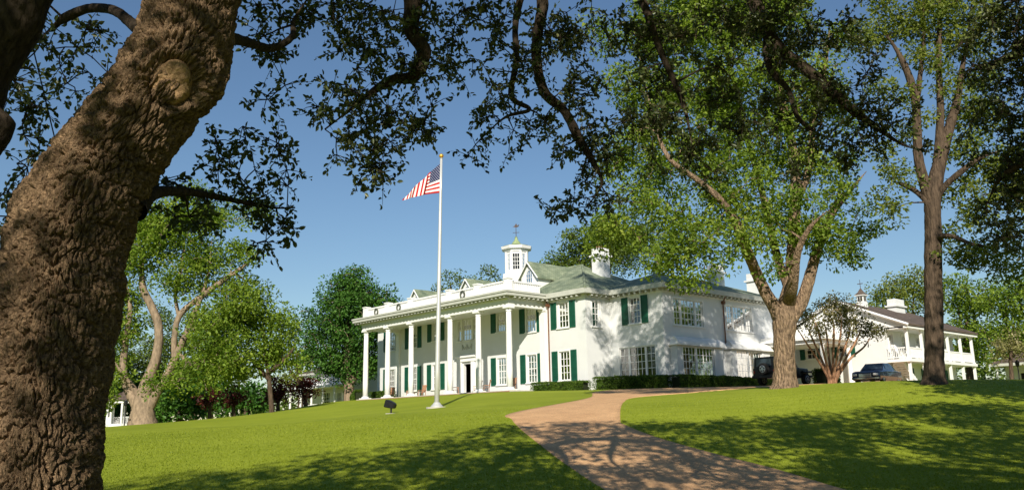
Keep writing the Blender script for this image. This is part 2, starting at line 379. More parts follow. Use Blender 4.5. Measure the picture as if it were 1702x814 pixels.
Ld = [Ld[0]+d0*14]+Ld; Rd = [Rd[0]+(Rd[0]-Rd[1])/np.linalg.norm(Rd[0]-Rd[1])*14]+Rd
LS = spline(Ld, 10); RS = spline(Rd, 10); NC = 14
t = np.linspace(0, 1, NC)[None, :, None]; DP = LS[:, None]*(1-t)+RS[:, None]*t
DZ = gz(DP[..., 0], DP[..., 1])+.02; DV = np.concatenate([DP, DZ[..., None]], 2)
e0 = DV[:, :1].copy(); e0[..., 2] -= .25; e1 = DV[:, -1:].copy(); e1[..., 2] -= .25
DV = np.concatenate([e0, DV, e1], 1); a, b_ = DV.shape[:2]; j, i = np.meshgrid(np.arange(a-1), np.arange(b_-1), indexing='ij')
dr = np_obj('driveway', DV.reshape(-1, 3), np.stack([j*b_+i, j*b_+i+1, (j+1)*b_+i+1, (j+1)*b_+i], -1).reshape(-1, 4), 'drive')
tag(dr, 'tan gravel-textured driveway curving up to the house', 'driveway', kind='structure')
def in_drive(q):
    dl = np.full(len(q), 1e9); poly = np.vstack([LS, RS[::-1]]); c = np.zeros(len(q), bool); k = len(poly)-1
    for m_ in range(len(poly)):
        x1, y1 = poly[m_]; x2, y2 = poly[k]
        cr = ((y1 > q[:, 1]) != (y2 > q[:, 1])) & (q[:, 0] < (x2-x1)*(q[:, 1]-y1)/(y2-y1+1e-12)+x1); c ^= cr; k = m_
    return c

# ------------------------------------------------------------------ mansion
W0, DW, H = 20.884, 3.806, 6.6        # portico width, wall plane, column height
XL, XA, YB = -3.85, 25.63, 17.2       # main block
YW, XC, YE = 6.64, 30.9, 24.0         # east wing
man = thing('mansion', 'white brick mansion with tall columned portico and green shutters', 'house', (10.9, DW, 0))

def wall(name, o, a, n, length, z0, z1, ops, parent, m='brick', depth=.22, th=.3):
    o = np.array(o, float); a = np.array(a, float); n = np.array(n, float); k = np.array((0, 0, 1.)); mb = MB()
    xs = sorted({0., length, *[q for p in ops for q in p[:2]]}); zs = sorted({z0, z1, *[q for p in ops for q in p[2:4]]})
    def inside(x, z): return any(p[0] < x < p[1] and p[2] < z < p[3] for p in ops)
    for off, flip in ((0, False), (-th, True)):
        for x0, x1 in zip(xs, xs[1:]):
            for za, zb in zip(zs, zs[1:]):
                if inside((x0+x1)/2, (za+zb)/2): continue
                v = [o+a*p+n*off+k*q for p, q in ((x0, za), (x1, za), (x1, zb), (x0, zb))]
                mb.add(v[::-1] if flip else v, [(0, 1, 2, 3)])
    for x0, x1, za, zb in ops:
        c = [(x0, za), (x1, za), (x1, zb), (x0, zb)]
        for (p, q), (r, s_) in zip(c, c[1:]+c[:1]):
            mb.add([o+a*p+k*q, o+a*p-n*th+k*q, o+a*r-n*th+k*s_, o+a*r+k*s_], [(0, 1, 2, 3)])
    return mb.build(name, m, parent)

SH = {}
def shutter(parent, o, a, n, x0, x1, z0, z1):
    key = (round(x1-x0, 2), round(z1-z0, 2), tuple(a)); 
    if key not in SH:
        mb = MB(); wd, h = x1-x0, z1-z0; A = (0, 0, 0)
        for p, q in ((0, .07), (wd-.07, wd)): mb.obox(A, a, n, p, q, .02, .075, 0, h)
        for p, q in ((0, .09), (h*.45, h*.45+.08), (h-.09, h)): mb.obox(A, a, n, .07, wd-.07, .02, .072, p, q)
        zz = .11
        while zz < h-.13:
            if not (h*.45-.05 < zz < h*.45+.09): mb.obox(A, a, n, .07, wd-.07, .025, .055, zz, zz+.045)
            zz += .07
        mb.obox(A, a, n, .06, wd-.06, .02, .03, .05, h-.05)
        tmp = mb.build('shutter', 'green', parent); SH[key] = tmp.data; ob = tmp
    else:
        ob = bpy.data.objects.new('shutter', SH[key]); link(ob, parent)
    p = np.array(o, float)+np.array(a)*x0; ob.location = (p[0], p[1], p[2]+z0); return ob

def window(parent, o, a, n, x0, x1, z0, z1, cols, rows, blind=0., panes=False, sill=True, name='window', meet=True, mull=()):
    """sash window set into the wall opening x0..x1, z0..z1 of the wall plane"""
    mb = MB(); fr = .07
    for p, q in ((x0, x0+fr), (x1-fr, x1)): mb.obox(o, a, n, p, q, -.16, -.04, z0, z1)
    for p, q in ((z0, z0+fr), (z1-fr, z1)): mb.obox(o, a, n, x0+fr, x1-fr, -.16, -.042, p, q)
    # outer architrave and sill
    for p, q in ((x0-.1, x0), (x1, x1+.1)): mb.obox(o, a, n, p, q, -.02, .035, z0, z1+.1)
    mb.obox(o, a, n, x0, x1, -.02, .034, z1, z1+.1)
    if sill: mb.obox(o, a, n, x0-.16, x1+.16, -.02, .11, z0-.09, z0)
    wo = mb.build(name, 'white', parent)
    cuts = [x0+fr]+list(mull)+[x1-fr]; mu = MB(); segs = []
    for m_ in mull: mu.obox(o, a, n, m_-.09, m_+.09, -.16, -.03, z0+fr, z1-fr)
    for q0, q1 in zip(cuts, cuts[1:]):
        segs.append((q0+(.09 if q0 in mull else 0), q1-(.09 if q1 in mull else 0)))
    tot = sum(b-a_ for a_, b in segs)
    for s0, s1 in segs:
        c = max(1, round(cols*(s1-s0)/tot)); dx = (s1-s0)/c; dz = (z1-z0-2*fr)/rows
        for k in range(1, c): mu.obox(o, a, n, s0+k*dx-.02, s0+k*dx+.02, -.125, -.075, z0+fr, z1-fr)
        for k in range(1, rows):
            hw = .035 if (meet and k*2 == rows) else .02
            for kk in range(c): mu.obox(o, a, n, s0+kk*dx+(.016 if kk else 0), s0+(kk+1)*dx-(.016 if kk < c-1 else 0), -.124, -.074, z0+fr+k*dz-hw, z0+fr+k*dz+hw)
        if panes:
            for kk in range(c):
                for k in range(rows):
                    MB().obox(o, a, n, s0+kk*dx+.012, s0+(kk+1)*dx-.012, -.104, -.098, z0+fr+k*dz+.012, z0+fr+(k+1)*dz-.012).build('pane', 'glass', wo)
        else:
            MB().obox(o, a, n, s0, s1, -.104, -.098, z0+fr, z1-fr).build('glass', 'glass', wo)
    mu.build('muntins', 'white', wo)
    if blind > 0:
        bl = MB(); zz = z1-fr; zb = z1-fr-(z1-z0)*blind; nsl = max(3, int((zz-zb)/.09)); h = (zz-zb)/nsl
        for k in range(nsl): bl.obox(o, a, n, x0+fr, x1-fr, -.23+.012*(k % 2), -.2+.012*(k % 2), zb+k*h, zb+(k+1)*h-.006)
        bl.build('blind', 'blind', wo)
    if blind < 0:
        cu = MB(); wd = (x1-x0)*.2
        for p in (x0+fr, x1-fr-wd):
            for k in range(5): cu.obox(o, a, n, p+k*wd/5, p+(k+1)*wd/5-.004, -.27-.02*(k % 2), -.24-.02*(k % 2), z0+fr, z1-fr)
        cu.build('curtain', 'curtain', wo)
    return wo

X_, Y_, nX, nY = (1, 0, 0), (0, 1, 0), (1, 0, 0), (0, -1, 0)
# --- main block front wall
O = (XL, DW, 0); ox = -XL
def fx(c, w_): return (c-w_/2+ox, c+w_/2+ox)
ops = []; wins = []
for c, small in ((-1.3, 0), (2.5, 0), (6.2, 1), (15.6, 1), (19.38, 0), (23.16, 0)):
    lo = (*fx(c, 1.15), .78, 3.05); hi = (*fx(c, 1.15 if not small else 1.05), 5.3 if small else 4.92, 6.95)
    ops += [lo, hi]; wins += [(lo, 4, .3 if c > 12 else .22), (hi, 4 if not small else 4, .3)]
door = (*fx(10.9, 1.1), .06, 2.85); cw = (*fx(10.9, 1.3), 4.95, 6.9); sw1 = (*fx(9.8, .5), 4.95, 6.8); sw2 = (*fx(12.0, .5), 4.95, 6.8)
ops += [door, cw, sw1, sw2]
wall('wall', O, X_, nY, XA-XL, -.4, 7.35, ops, man)
for p, rows, bl in wins:
    window(man, O, X_, nY, *p, 3, rows, bl)
    for s0 in (p[0]-.16-.64, p[1]+.16): shutter(man, O, X_, nY, s0, s0+.64, p[2]-.05, p[3]+.06)
window(man, O, X_, nY, *cw, 3, 4, .2); window(man, O, X_, nY, *sw1, 1, 4, 0); window(man, O, X_, nY, *sw2, 1, 4, 0)
# door with surround
mb = MB()
for s0 in (door[0]-.55, door[1]+.12): mb.obox(O, X_, nY, s0, s0+.43, 0, .16, .05, 3.05)
mb.obox(O, X_, nY, door[0]-.7, door[1]+.7, 0, .2, 3.05, 3.4); mb.obox(O, X_, nY, door[0]-.85, door[1]+.85, 0, .34, 3.4, 3.56)
ds = mb.build('door_surround', 'white', man)
dm = MB(); dm.obox(O, Y_, (1, 0, 0), .25, 1.2, door[1]-.075, door[1]-.02, .08, 2.82)
do = dm.build('door', 'green', man); MB().obox(O, Y_, (1, 0, 0), 1.05, 1.1, door[1]-.14, door[1]-.08, 1.0, 1.1).build('door_handle', 'gold', do)
# plaster garland over the door
ga = MB()
for k in range(2):
    pts = [(10.25+.65*k+.65*q, DW-.05, 4.55-.35*math.sin(math.pi*q)) for q in np.linspace(0, 1, 9)]; ga.tube(pts, [.05]*9, 6)
for x in (10.25, 10.9, 11.55): ga.tube([(x, DW-.05, 4.6), (x, DW-.05, 4.1)], [.05, .03], 6)
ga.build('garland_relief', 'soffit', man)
# other walls
ow = [(.75, 1.65, 4.85, 6.85)]
wall('wall', (XA, DW, 0), Y_, nX, YW-DW, -.4, 7.35, ow, man); window(man, (XA, DW, 0), Y_, nX, *ow[0], 2, 4, .35)
wall('wall', (XL, YB, 0), (0, -1, 0), (-1, 0, 0), YB-DW, -.4, 7.35, [], man)
wall('wall', (XA, YB, 0), (-1, 0, 0), (0, 1, 0), XA-XL, -.4, 7.35, [], man)
# --- east wing
OW = (XA, YW, 0); a1 = (27.68-XA, 28.74-XA, 4.95, 6.98); a2 = (26.45-XA, 30.0-XA, .85, 3.15)
wall('wall', OW, X_, nY, XC-XA, -.4, 7.35, [a1, a2], man)
window(man, OW, X_, nY, *a1, 3, 4, .45)
for s0 in (a1[0]-.78, a1[1]+.14): shutter(man, OW, X_, nY, s0, s0+.64, 4.9, 7.04)
window(man, OW, X_, nY, *a2, 8, 4, 0, panes=True, meet=False, mull=(27.4-XA, 29.05-XA))
OE = (XC, YW, 0)
e1 = (7.98-YW, 11.75-YW, 4.68, 6.72); e2 = (15.0-YW, 18.7-YW, 4.68, 6.72); e3 = (8.0-YW, 12.0-YW, .75, 3.0); e4 = (15.1-YW, 18.9-YW, .75, 3.0)
wall('wall', OE, Y_, nX, YE-YW, -.4, 7.35, [e1, e2, e3, e4], man)
for e in (e1, e2):
    window(man, OE, Y_, nX, *e, 7, 4, 0, mull=(e[0]+.95, e[1]-.95)); 
for e in (e3, e4):      # shallow bays with curved hoods
    b0, b1 = e[0]-.7, e[1]+1.2; pr = .62
    bay = thing_part = MB(); bay.obox(OE, Y_, nX, b0, e[0]-.1, 0, pr, -.4, 3.15); bay.obox(OE, Y_, nX, e[1]+.1, b1, 0, pr, -.4, 3.15)
    bay.obox(OE, Y_, nX, e[0]-.1, e[1]+.1, 0, pr, -.4, .64); bay.obox(OE, Y_, nX, e[0]-.1, e[1]+.1, 0, pr, 3.1, 3.15)
    bo = bay.build('bay', 'brick', man)
    O2 = (XC+pr, YW, 0); window(man, O2, Y_, nX, e[0], e[1], e[2], 3.0, 9, 4, 0, panes=True, meet=False, mull=(e[0]+1.75,))
    hd = MB(); q = np.linspace(0, 1, 9)
    V = []; 
    for k in q:
        ang = k*math.pi/2; d_ = (pr+.22)*math.cos(ang)+.01; z = 3.17+.62*math.sin(ang)
        for s0 in (b0-.15+.35*k*k, b1+.15-.35*k*k): V.append((XC+d_, YW+s0, z))
    V += [(XC, YW+b0-.15, 3.17), (XC, YW+b1+.15, 3.17)]
    fcs = [(2*k, 2*k+1, 2*k+3, 2*k+2) for k in range(8)]+[(0, 18, 19, 1), tuple([18]+[2*k for k in range(9)]), tuple([19]+[2*k+1 for k in range(9)][::-1])]
    hd.add(V, fcs).build('hood', 'white', bo, smooth=False)
    MB().obox(OE, Y_, nX, b0-.2, b1+.2, 0, pr+.27, 3.06, 3.175).build('hood_cornice', 'white', bo)
wall('wall', (XC, YE, 0), (-1, 0, 0), (0, 1, 0), XC-22.6, -.4, 7.35, [], man)
wall('wall', (22.6, YE, 0), (0, -1, 0), (-1, 0, 0), YE-YB, -.4, 7.35, [], man)
# inner floor and partitions that keep the rooms dark
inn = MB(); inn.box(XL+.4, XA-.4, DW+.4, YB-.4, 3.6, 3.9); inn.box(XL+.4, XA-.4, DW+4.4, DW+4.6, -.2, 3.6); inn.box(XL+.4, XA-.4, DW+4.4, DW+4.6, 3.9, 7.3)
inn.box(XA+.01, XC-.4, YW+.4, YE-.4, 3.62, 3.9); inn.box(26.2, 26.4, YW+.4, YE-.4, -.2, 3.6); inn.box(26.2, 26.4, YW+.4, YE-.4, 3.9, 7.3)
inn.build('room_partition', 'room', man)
# --- roofs
def hip(name, x0, x1, y0, y1, zs, ze, r0, r1, m, parent):
    mb = MB(); c = [(x0, y0), (x1, y0), (x1, y1), (x0, y1)]
    mb.add([(x, y, zs) for x, y in c], [(3, 2, 1, 0)]).add([(x, y, z) for z in (zs, ze) for x, y in c], [(0, 1, 5, 4), (1, 2, 6, 5), (2, 3, 7, 6), (3, 0, 4, 7)])
    V = [(x, y, ze) for x, y in c]+[r0, r1]
    if abs(r0[1]-r1[1]) < 1e-6: mb2 = MB().add(V, [(0, 1, 5, 4), (1, 2, 5), (2, 3, 4, 5), (3, 0, 4)])
    else: mb2 = MB().add(V, [(0, 1, 4), (1, 2, 5, 4), (2, 3, 5), (3, 0, 4, 5)])
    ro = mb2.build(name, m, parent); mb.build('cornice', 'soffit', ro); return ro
rm = hip('roof', XL-.6, XA+.6, DW-.6, YB+.6, 7.35, 7.74, (2.9, 10.5, 11.31), (19.2, 10.5, 11.31), 'roof', man)
rw = hip('roof', 22.0, XC+.6, YW-.6, YE+.6, 7.352, 7.742, (26.8, YW+4.4, 9.5), (26.8, YE-4.4, 9.5), 'roof', man)
# ridge caps on the hips
for P in ([(XA+.6, DW-.6, 7.76), (19.2, 10.5, 11.33)], [(2.9, 10.5, 11.33), (19.2, 10.5, 11.33)], [(XC+.6, YW-.6, 7.76), (26.8, YW+4.4, 9.52)], [(26.8, YW+4.4, 9.52), (26.8, YE-4.4, 9.52)]):
    MB().tube(P, [.11, .11], 6).build('ridge_cap', 'roof', rm)
def modillions(parent, o, a, n, length, z, out, step=.55):
    mb = MB(); k = step/2
    while k < length: mb.obox(o, a, n, k-.09, k+.09, .06, out, z, z+.16); k += step
    mo = mb.build('modillions', 'soffit', parent); tag(mo, kind='stuff'); return mo
def frieze(parent, o, a, n, length, z0=7.0):
    MB().obox(o, a, n, 0, length, .0, .06, z0, 7.345).build('frieze', 'white', parent)
for o_, a_, n_, L_ in (((W0+.7, DW, 0), X_, nY, XA-W0-.7), ((XA, DW, 0), Y_, nX, YW-DW-.65), (OW, X_, nY, XC-XA), (OE, Y_, nX, YE-YW)):
    modillions(man, o_, a_, n_, L_, 7.18, .5); frieze(man, o_, a_, n_, L_, 7.09)
# --- portico
pf = MB(); pf.box(-.6, W0+.6, -.62, DW-.001, -.5, .04); pfo = pf.build('porch_floor', 'stone', man)
MB().box(-.64, W0+.64, -.66, -.62, -.5, -.02).build('brick_edge', 'porch', pfo)
CX = [0, 3.786, 7.572, 13.312, 17.098, W0]
def column(x, y):
    prof = [(.245, .28), (.25, 1.5), (.245, 3.2), (.225, 5), (.205, 6.2)]
    c = MB().lathe((x, y, 0), prof, 20).build('column', 'white', man, smooth=True)
    b = MB(); b.box(x-.42, x+.42, y-.42, y+.42, .035, .15); b.lathe((x, y, 0), [(.36, .15), (.37, .2), (.33, .26), (.28, .3)], 20); b.build('base', 'white', c)
    k = MB(); k.lathe((x, y, 0), [(.21, 6.2), (.25, 6.24), (.25, 6.29), (.22, 6.3), (.22, 6.38), (.30, 6.45)], 20); k.box(x-.34, x+.34, y-.34, y+.34, 6.45, 6.6); k.build('capital', 'white', c)
for x in CX: column(x, 0)
for x in (0, W0):   # pilasters on the wall
    p = MB(); p.box(x-.3, x+.3, DW-.2, DW-.002, .045, 6.45); p.box(x-.38, x+.38, DW-.28, DW-.002, 6.45, 6.6); p.box(x-.38, x+.38, DW-.28, DW-.002, .04, .3); p.build('pilaster', 'white', man)
en = MB()
for z0, z1, d in ((6.602, 6.86, .30), (6.86, 7.16, .335), (7.16, 7.35, .42)):
    en.box(-d, W0+d, -d, .3, z0, z1); en.box(-d, .3, .3, DW-.002, z0, z1); en.box(W0-.3, W0+d, .3, DW-.002, z0, z1)
ent = en.build('entablature', 'white', man)
MB().box(.3, W0-.3, .3, DW-.004, 6.95, 7.05).build('porch_ceiling', 'white', man)
# flat portico roof with projecting cornice
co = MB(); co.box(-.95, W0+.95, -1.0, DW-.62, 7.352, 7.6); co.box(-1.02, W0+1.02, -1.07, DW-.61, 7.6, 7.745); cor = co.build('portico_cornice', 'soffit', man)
modillions(ent, (-.9, -.36, 0), X_, nY, W0+1.8, 7.2, .52, .5); modillions(ent, (W0+.36, -.3, 0), Y_, nX, 3.3, 7.2, .52, .5)
# balustrade
def bal_run(o, a, n, length, ornament=False):
    mb = MB(); mb.obox(o, a, n, 0, length, -.09, .09, 7.75, 7.9); mb.obox(o, a, n, 0, length, -.1, .1, 8.58, 8.72)
    ro = mb.build('balustrade_rail', 'white', man); bb = MB(); k = .14
    while k < length-.08: bb.obox(o, a, n, k-.05, k+.05, -.05, .05, 7.9, 8.58); k += .2
    tag(bb.build('balusters', 'white', ro), kind='stuff')
    if ornament:
        c = np.array(o)+np.array(a)*length/2; pts = [(c[0]+.27*math.cos(t_), c[1]-.14, 8.24+.3*math.sin(t_)) for t_ in np.linspace(0, 2*math.pi, 17)]
        wr = MB().tube(pts, [.07]*17, 6).build('wreath', 'dark_wreath', ro)
M['dark_wreath'] = mat('iron_ring', (.10, .11, .08), .7, .4, 9)
for k, (x0, x1) in enumerate(zip(CX, CX[1:])): bal_run((x0+.26, 0, 0), X_, nY, x1-x0-.52, k in (0, 1, 3))
bal_run((W0, .26, 0), Y_, nX, 3.4)
for x in CX:
    p = MB(); p.box(x-.26, x+.26, -.26, .26, 7.746, 8.8); p.box(x-.31, x+.31, -.31, .31, 8.8, 8.9); p.box(x-.29, x+.29, -.29, .29, 7.747, 7.93); p.build('balustrade_post', 'white', man)
# dormers
def dormer(x, zp, yf=5.25, hw=1.05, rise=1.25):
    zr = lambda y: 7.74+(y-3.2)*(11.31-7.74)/7.3
    zb = zr(yf)-.3; ze = zp-rise; ye = 3.2+(zp-7.74)*7.3/3.57; yl = 3.2+(ze-7.74)*7.3/3.57
    k = MB(); k.add([(x-hw, yf, zb), (x+hw, yf, zb), (x+hw, yf, ze), (x, yf, zp-.08), (x-hw, yf, ze), (x-hw, yl, ze), (x+hw, yl, ze), (x, ye, zp-.08)],
                    [(0, 1, 2, 3, 4), (1, 6, 2), (0, 4, 5), (2, 6, 7, 3), (3, 7, 5, 4)])
    d = k.build('dormer', 'white', man)
    r_ = MB(); e = .26; sl = rise/hw; t_ = .12
    for s in (-1, 1):
        xo = x+s*(hw+e); zo = zp-sl*(hw+e); yo = 3.2+(max(zo, 8)-7.74)*7.3/3.57
        a_ = [(x, yf-.3, zp), (xo, yf-.3, zo), (xo, yo, zo), (x, ye+.2, zp)]; b__ = [(p[0], p[1], p[2]-t_) for p in a_]
        r_.add(a_+b__, [(0, 1, 2, 3), (7, 6, 5, 4), (0, 4, 5, 1), (1, 5, 6, 2), (2, 6, 7, 3)])
    r_.build('dormer_roof', 'roof', d)
    rk = MB()
    for s in (-1, 1): rk.tube([(x, yf-.31, zp-.1), (x+s*(hw+e), yf-.31, zp-sl*(hw+e)-.1)], [.06, .06], 4)
    rk.build('rake_board', 'white', d)
    # arched window
    aw = MB(); pts = [(x-.42, ze-1.0)]+[(x+.42*math.cos(t2), ze+.05+.42*math.sin(t2)) for t2 in np.linspace(math.pi, 0, 11)]+[(x+.42, ze-1.0)]
    aw.add([(p[0], yf-.02, p[1]) for p in pts], [tuple(range(len(pts)))]); 
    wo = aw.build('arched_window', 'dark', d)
    fr = MB(); fr.tube([(p[0], yf-.05, p[1]) for p in pts], [.055]*len(pts), 4)
    for dx in (-.14, .14): fr.tube([(x+dx, yf-.04, ze-1.0), (x+dx, yf-.04, ze+.42)], [.02, .02], 4)
    for dz in (-.6, -.2, .15): fr.tube([(x-.42, yf-.04, ze+dz), (x+.42, yf-.04, ze+dz)], [.02, .02], 4)
    fr.build('window_frame', 'white', d)
    gl = MB().add([(p[0], yf-.035, p[1]) for p in pts], [tuple(range(len(pts)))]); gl.build('glass', 'glass', d)
for x, zp in ((17.8, 11.3), (9.2, 11.0), (.9, 11.05)): dormer(x, zp)
# cupola
cc = (10.4, 10.5, 0); o8 = math.pi/8
cup = MB().lathe(cc, [(1.42, 10.4), (1.42, 11.75), (1.2, 11.76), (1.2, 11.95)], 8, o8); cup = cup.build('cupola', 'white', man)
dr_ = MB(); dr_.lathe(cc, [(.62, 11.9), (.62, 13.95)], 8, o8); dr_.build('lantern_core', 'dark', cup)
for k in range(8):
    t_ = o8+k*math.pi/4; MB().lathe((cc[0]+1.08*math.cos(t_), cc[1]+1.08*math.sin(t_), 0), [(.15, 11.95), (.15, 13.9)], 4, t_+math.pi/4).build('corner_post', 'white', cup)
    t2 = k*math.pi/4; n_ = np.array((math.cos(t2), math.sin(t2), 0)); a_ = np.array((-n_[1], n_[0], 0)); o_ = np.array(cc)+n_*1.0
    wf = MB(); wf.obox(o_, a_, n_, -.4, .4, -.03, .04, 11.95, 12.1); wf.obox(o_, a_, n_, -.4, .4, -.03, .04, 13.66, 13.9)
    for q in (-.11, .11): wf.obox(o_, a_, n_, q-.018, q+.018, -.02, .02, 12.1, 13.66)
    for q in (12.5, 12.88, 13.27): wf.obox(o_, a_, n_, -.4, .4, -.018, .018, q-.018, q+.018)
    wf.build('cupola_window', 'white', cup); MB().obox(o_, a_, n_, -.4, .4, -.012, -.006, 12.1, 13.66).build('glass', 'glass', cup)
MB().lathe(cc, [(1.22, 13.9), (1.28, 14.1), (1.52, 14.16), (1.6, 14.42), (1.5, 14.46)], 8, o8).build('cupola_cornice', 'white', cup)
MB().lathe(cc, [(1.5, 14.46), (.62, 14.72), (.46, 14.78), (.34, 15.0), (.2, 15.15), (.12, 15.42), (.16, 15.46), (.05, 15.55)], 16).build('dome', 'patina', cup)
wv = MB(); wv.tube([(cc[0], cc[1], 15.5), (cc[0], cc[1], 16.75)], [.035, .025], 6); wv.tube([(cc[0]-.25, cc[1]-.2, 15.95), (cc[0]+.25, cc[1]+.2, 15.95)], [.025, .025], 5)
bd = [(-.3, 0), (-.12, .1), (.02, .32), (.1, .1), (.3, .2), (.2, -.02), (0, -.08)]
wv.add([(cc[0]+.8*p, cc[1]+.65*p-.02, 16.55+q) for p, q in bd]+[(cc[0]+.8*p, cc[1]+.65*p+.03, 16.55+q) for p, q in bd], [tuple(range(7)), tuple(range(13, 6, -1))]+[(k, k+7, (k+1) % 7+7, (k+1) % 7) for k in range(7)])
wv.build('weathervane', 'brass', cup)
# chimneys
def chimney(x, y, z0, z1, sx, sy, parent, pots=True):
    c = MB(); c.box(x-sx, x+sx, y-sy, y+sy, z0, z1-.75); c.box(x-sx-.16, x+sx+.16, y-sy-.16, y+sy+.16, z1-.75, z1-.6); c.box(x-sx+.02, x+sx-.02, y-sy+.02, y+sy-.02, z1-.6, z1)
    o = c.build('chimney', 'brick', parent)
    if pots:
        for k in (-.5, 0, .5): MB().lathe((x, y+k*sy, z1), [(.13, 0), (.15, .05), (.12, .22), (.09, .22)], 10).build('chimney_pot', 'porch', o)
chimney(21.6, 10.3, 9.4, 12.4, .5, .62, man); chimney(27.0, 19.6, 8.9, 11.1, .5, .62, man); chimney(29.2, 22.3, 7.9, 10.3, .45, .55, man)
# downpipes
for (x, y, s) in ((21.56, DW-.1, 0), (XC+.1, 14.5, 1)):
    dp = MB(); dp.tube([(x, y, .02), (x, y, 6.9), (x+(.0 if not s else .25), y-(.25 if not s else 0), 7.3)], [.055]*3, 8); dp.box(x-.14, x+.14, y-.14, y+.14, 6.75, 7.0); dp.build('downpipe', 'copper', man)
# porte-cochere
pcb = MB(); pcb.box(XC+.01, 36.4, 20.0, 25.2, 3.45, 3.75); pcb.box(XC+.01, 36.75, 19.7, 25.5, 3.75, 3.95); pcb.box(XC+.01, 36.6, 19.85, 25.35, 3.95, 4.2)
pco = pcb.build('porte_cochere_roof', 'white', man)
for y in (20.4, 24.8):
    MB().lathe((36.1, y, -.35), [(.3, 0), (.3, .15), (.2, .2), (.17, 3.6), (.26, 3.7), (.26, 3.8)], 14).build('porte_cochere_column', 'white', pco, smooth=False)

# ------------------------------------------------------------------ guest house
GX1, GY0, GY1, GZ0 = 40.82, 25.68, 39.9, -.75
gh = thing('guest_house', 'white two-storey guest house with balcony porch and brown roof behind the trees', 'house', (36, 30, GZ0))
gw = 38.9  # wall plane behind the porch
go = [(2.2, 3.1, 2.6, 4.2), (5.2, 6.1, 2.6, 4.2)]
wall('wall', (29.6, GY0, 0), X_, nY, gw-29.6, GZ0-.3, 4.9, go, gh)
for p in go:
    window(gh, (29.6, GY0, 0), X_, nY, *p, 2, 4, .3)
    for s0 in (p[0]-.6, p[1]+.13): shutter(gh, (29.6, GY0, 0), X_, nY, s0, s0+.47, p[2]-.04, p[3]+.05)
eo = [(.7, 1.5, 2.2, 4.3), (3.2, 4.1, 2.2, 4.3), (6.0, 6.9, 2.2, 4.3), (9.3, 10.2, 2.6, 4.2), (12, 12.9, 2.6, 4.2), (.7, 1.6, GZ0+.1, 1.5), (3.4, 4.2, GZ0+.1, 1.5), (7, 7.9, GZ0+.1, 1.5), (10.5, 11.4, GZ0+.1, 1.5)]
wall('wall', (gw, GY0, 0), Y_, nX, GY1-GY0, GZ0-.3, 4.9, eo, gh)
for p in eo: window(gh, (gw, GY0, 0), Y_, nX, *p, 2, 4, 0, sill=False)
for p in eo[5:]:
    for s0 in (p[0]-.6, p[1]+.13): shutter(gh, (gw, GY0, 0), Y_, nX, s0, s0+.47, p[2], p[3]+.05)
wall('wall', (29.6, GY1, 0), (0, -1, 0), (-1, 0, 0), GY1-GY0, GZ0-.3, 4.9, [], gh); wall('wall', (gw, GY1, 0), (-1, 0, 0), (0, 1, 0), gw-29.6, GZ0-.3, 4.9, [], gh)
rx, rz = 35.0, 7.5; ez = 4.9; sl = (rz-ez)/(GX1+.25-rx)
gr = MB(); y0, y1 = GY0-.3, GY1+.4
for s in (1, -1):
    xe = rx+s*(GX1+.25-rx); a_ = [(rx, y0, rz), (xe, y0, ez), (xe, y1, ez), (rx, y1, rz)]; gr.add(a_+[(p[0], p[1], p[2]-.16) for p in a_], [(0, 1, 2, 3), (7, 6, 5, 4), (0, 4, 5, 1), (1, 5, 6, 2), (2, 6, 7, 3)])
gro = gr.build('roof', 'brown_roof', gh)
for y, d in ((GY0+.002, .1), (GY1-.1, .1)): MB().add([(29.4, y, 4.72), (GX1, y, 4.72), (rx, y, rz-.2), (29.4, y+d, 4.72), (GX1, y+d, 4.72), (rx, y+d, rz-.2)], [(0, 1, 2), (5, 4, 3), (0, 3, 4, 1), (1, 4, 5, 2), (2, 5, 3, 0)]).build('gable', 'white', gh)
for s in (-1, 1): MB().tube([(rx, y0-.05, rz-.12), (rx+s*(GX1+.25-rx), y0-.05, ez-.12)], [.13, .13], 4).build('rake_board', 'white', gro)
MB().box(GX1-.2, GX1+.16, y0+.02, y1-.02, ez-.36, ez-.2).build('eave_beam', 'white', gh)
MB().box(gw+.002, GX1, GY0, GY1, 1.86, 2.1).build('balcony_floor', 'white', gh); MB().box(gw+.002, GX1, GY0, GY1, GZ0-.3, GZ0+.08).build('porch_floor', 'stone', gh)
MB().box(gw+.002, GX1-.22, GY0+.02, GY1-.02, 4.56, 4.62).build('porch_ceiling', 'white', gh)
py = [26.0, 28.75, 31.5, 34.2, 37.0, 39.7]
for y in py:
    for z0, z1 in ((GZ0+.08, 1.86), (2.1, ez-.36)): MB().lathe((GX1-.25, y, 0), [(.2, z0), (.2, z0+.12), (.15, z0+.14), (.14, z1-.12), (.2, z1-.1), (.2, z1)], 4, math.pi/4).build('porch_post', 'white', gh)
for k, (a_, b__) in enumerate(zip(py, py[1:])):
    rl = MB(); rl.box(GX1-.3, GX1-.2, a_+.14, b__-.14, 2.95, 3.05); rl.box(GX1-.29, GX1-.21, a_+.14, b__-.14, 2.2, 2.28)
    y = a_+.22
    while y < b__-.2: rl.box(GX1-.27, GX1-.23, y-.04, y+.04, 2.28, 2.95); y += .13
    rl.build('balcony_railing', 'white', gh)
rl = MB(); rl.box(gw+.03, GX1-.4, GY0+.08, GY0+.16, 2.95, 3.05); rl.box(gw+.03, GX1-.4, GY0+.09, GY0+.15, 2.2, 2.28); x = gw+.12
while x < GX1-.45: rl.box(x-.02, x+.02, GY0+.1, GY0+.14, 2.28, 2.95); x += .16
rl.build('balcony_railing', 'white', gh)
st = MB(); n_ = 13
for k in range(n_): st.box(gw+.3, gw+1.15, GY0+.5+k*.27, GY0+.5+(k+1)*.27, 1.7-k*.185, 1.86-k*.185)
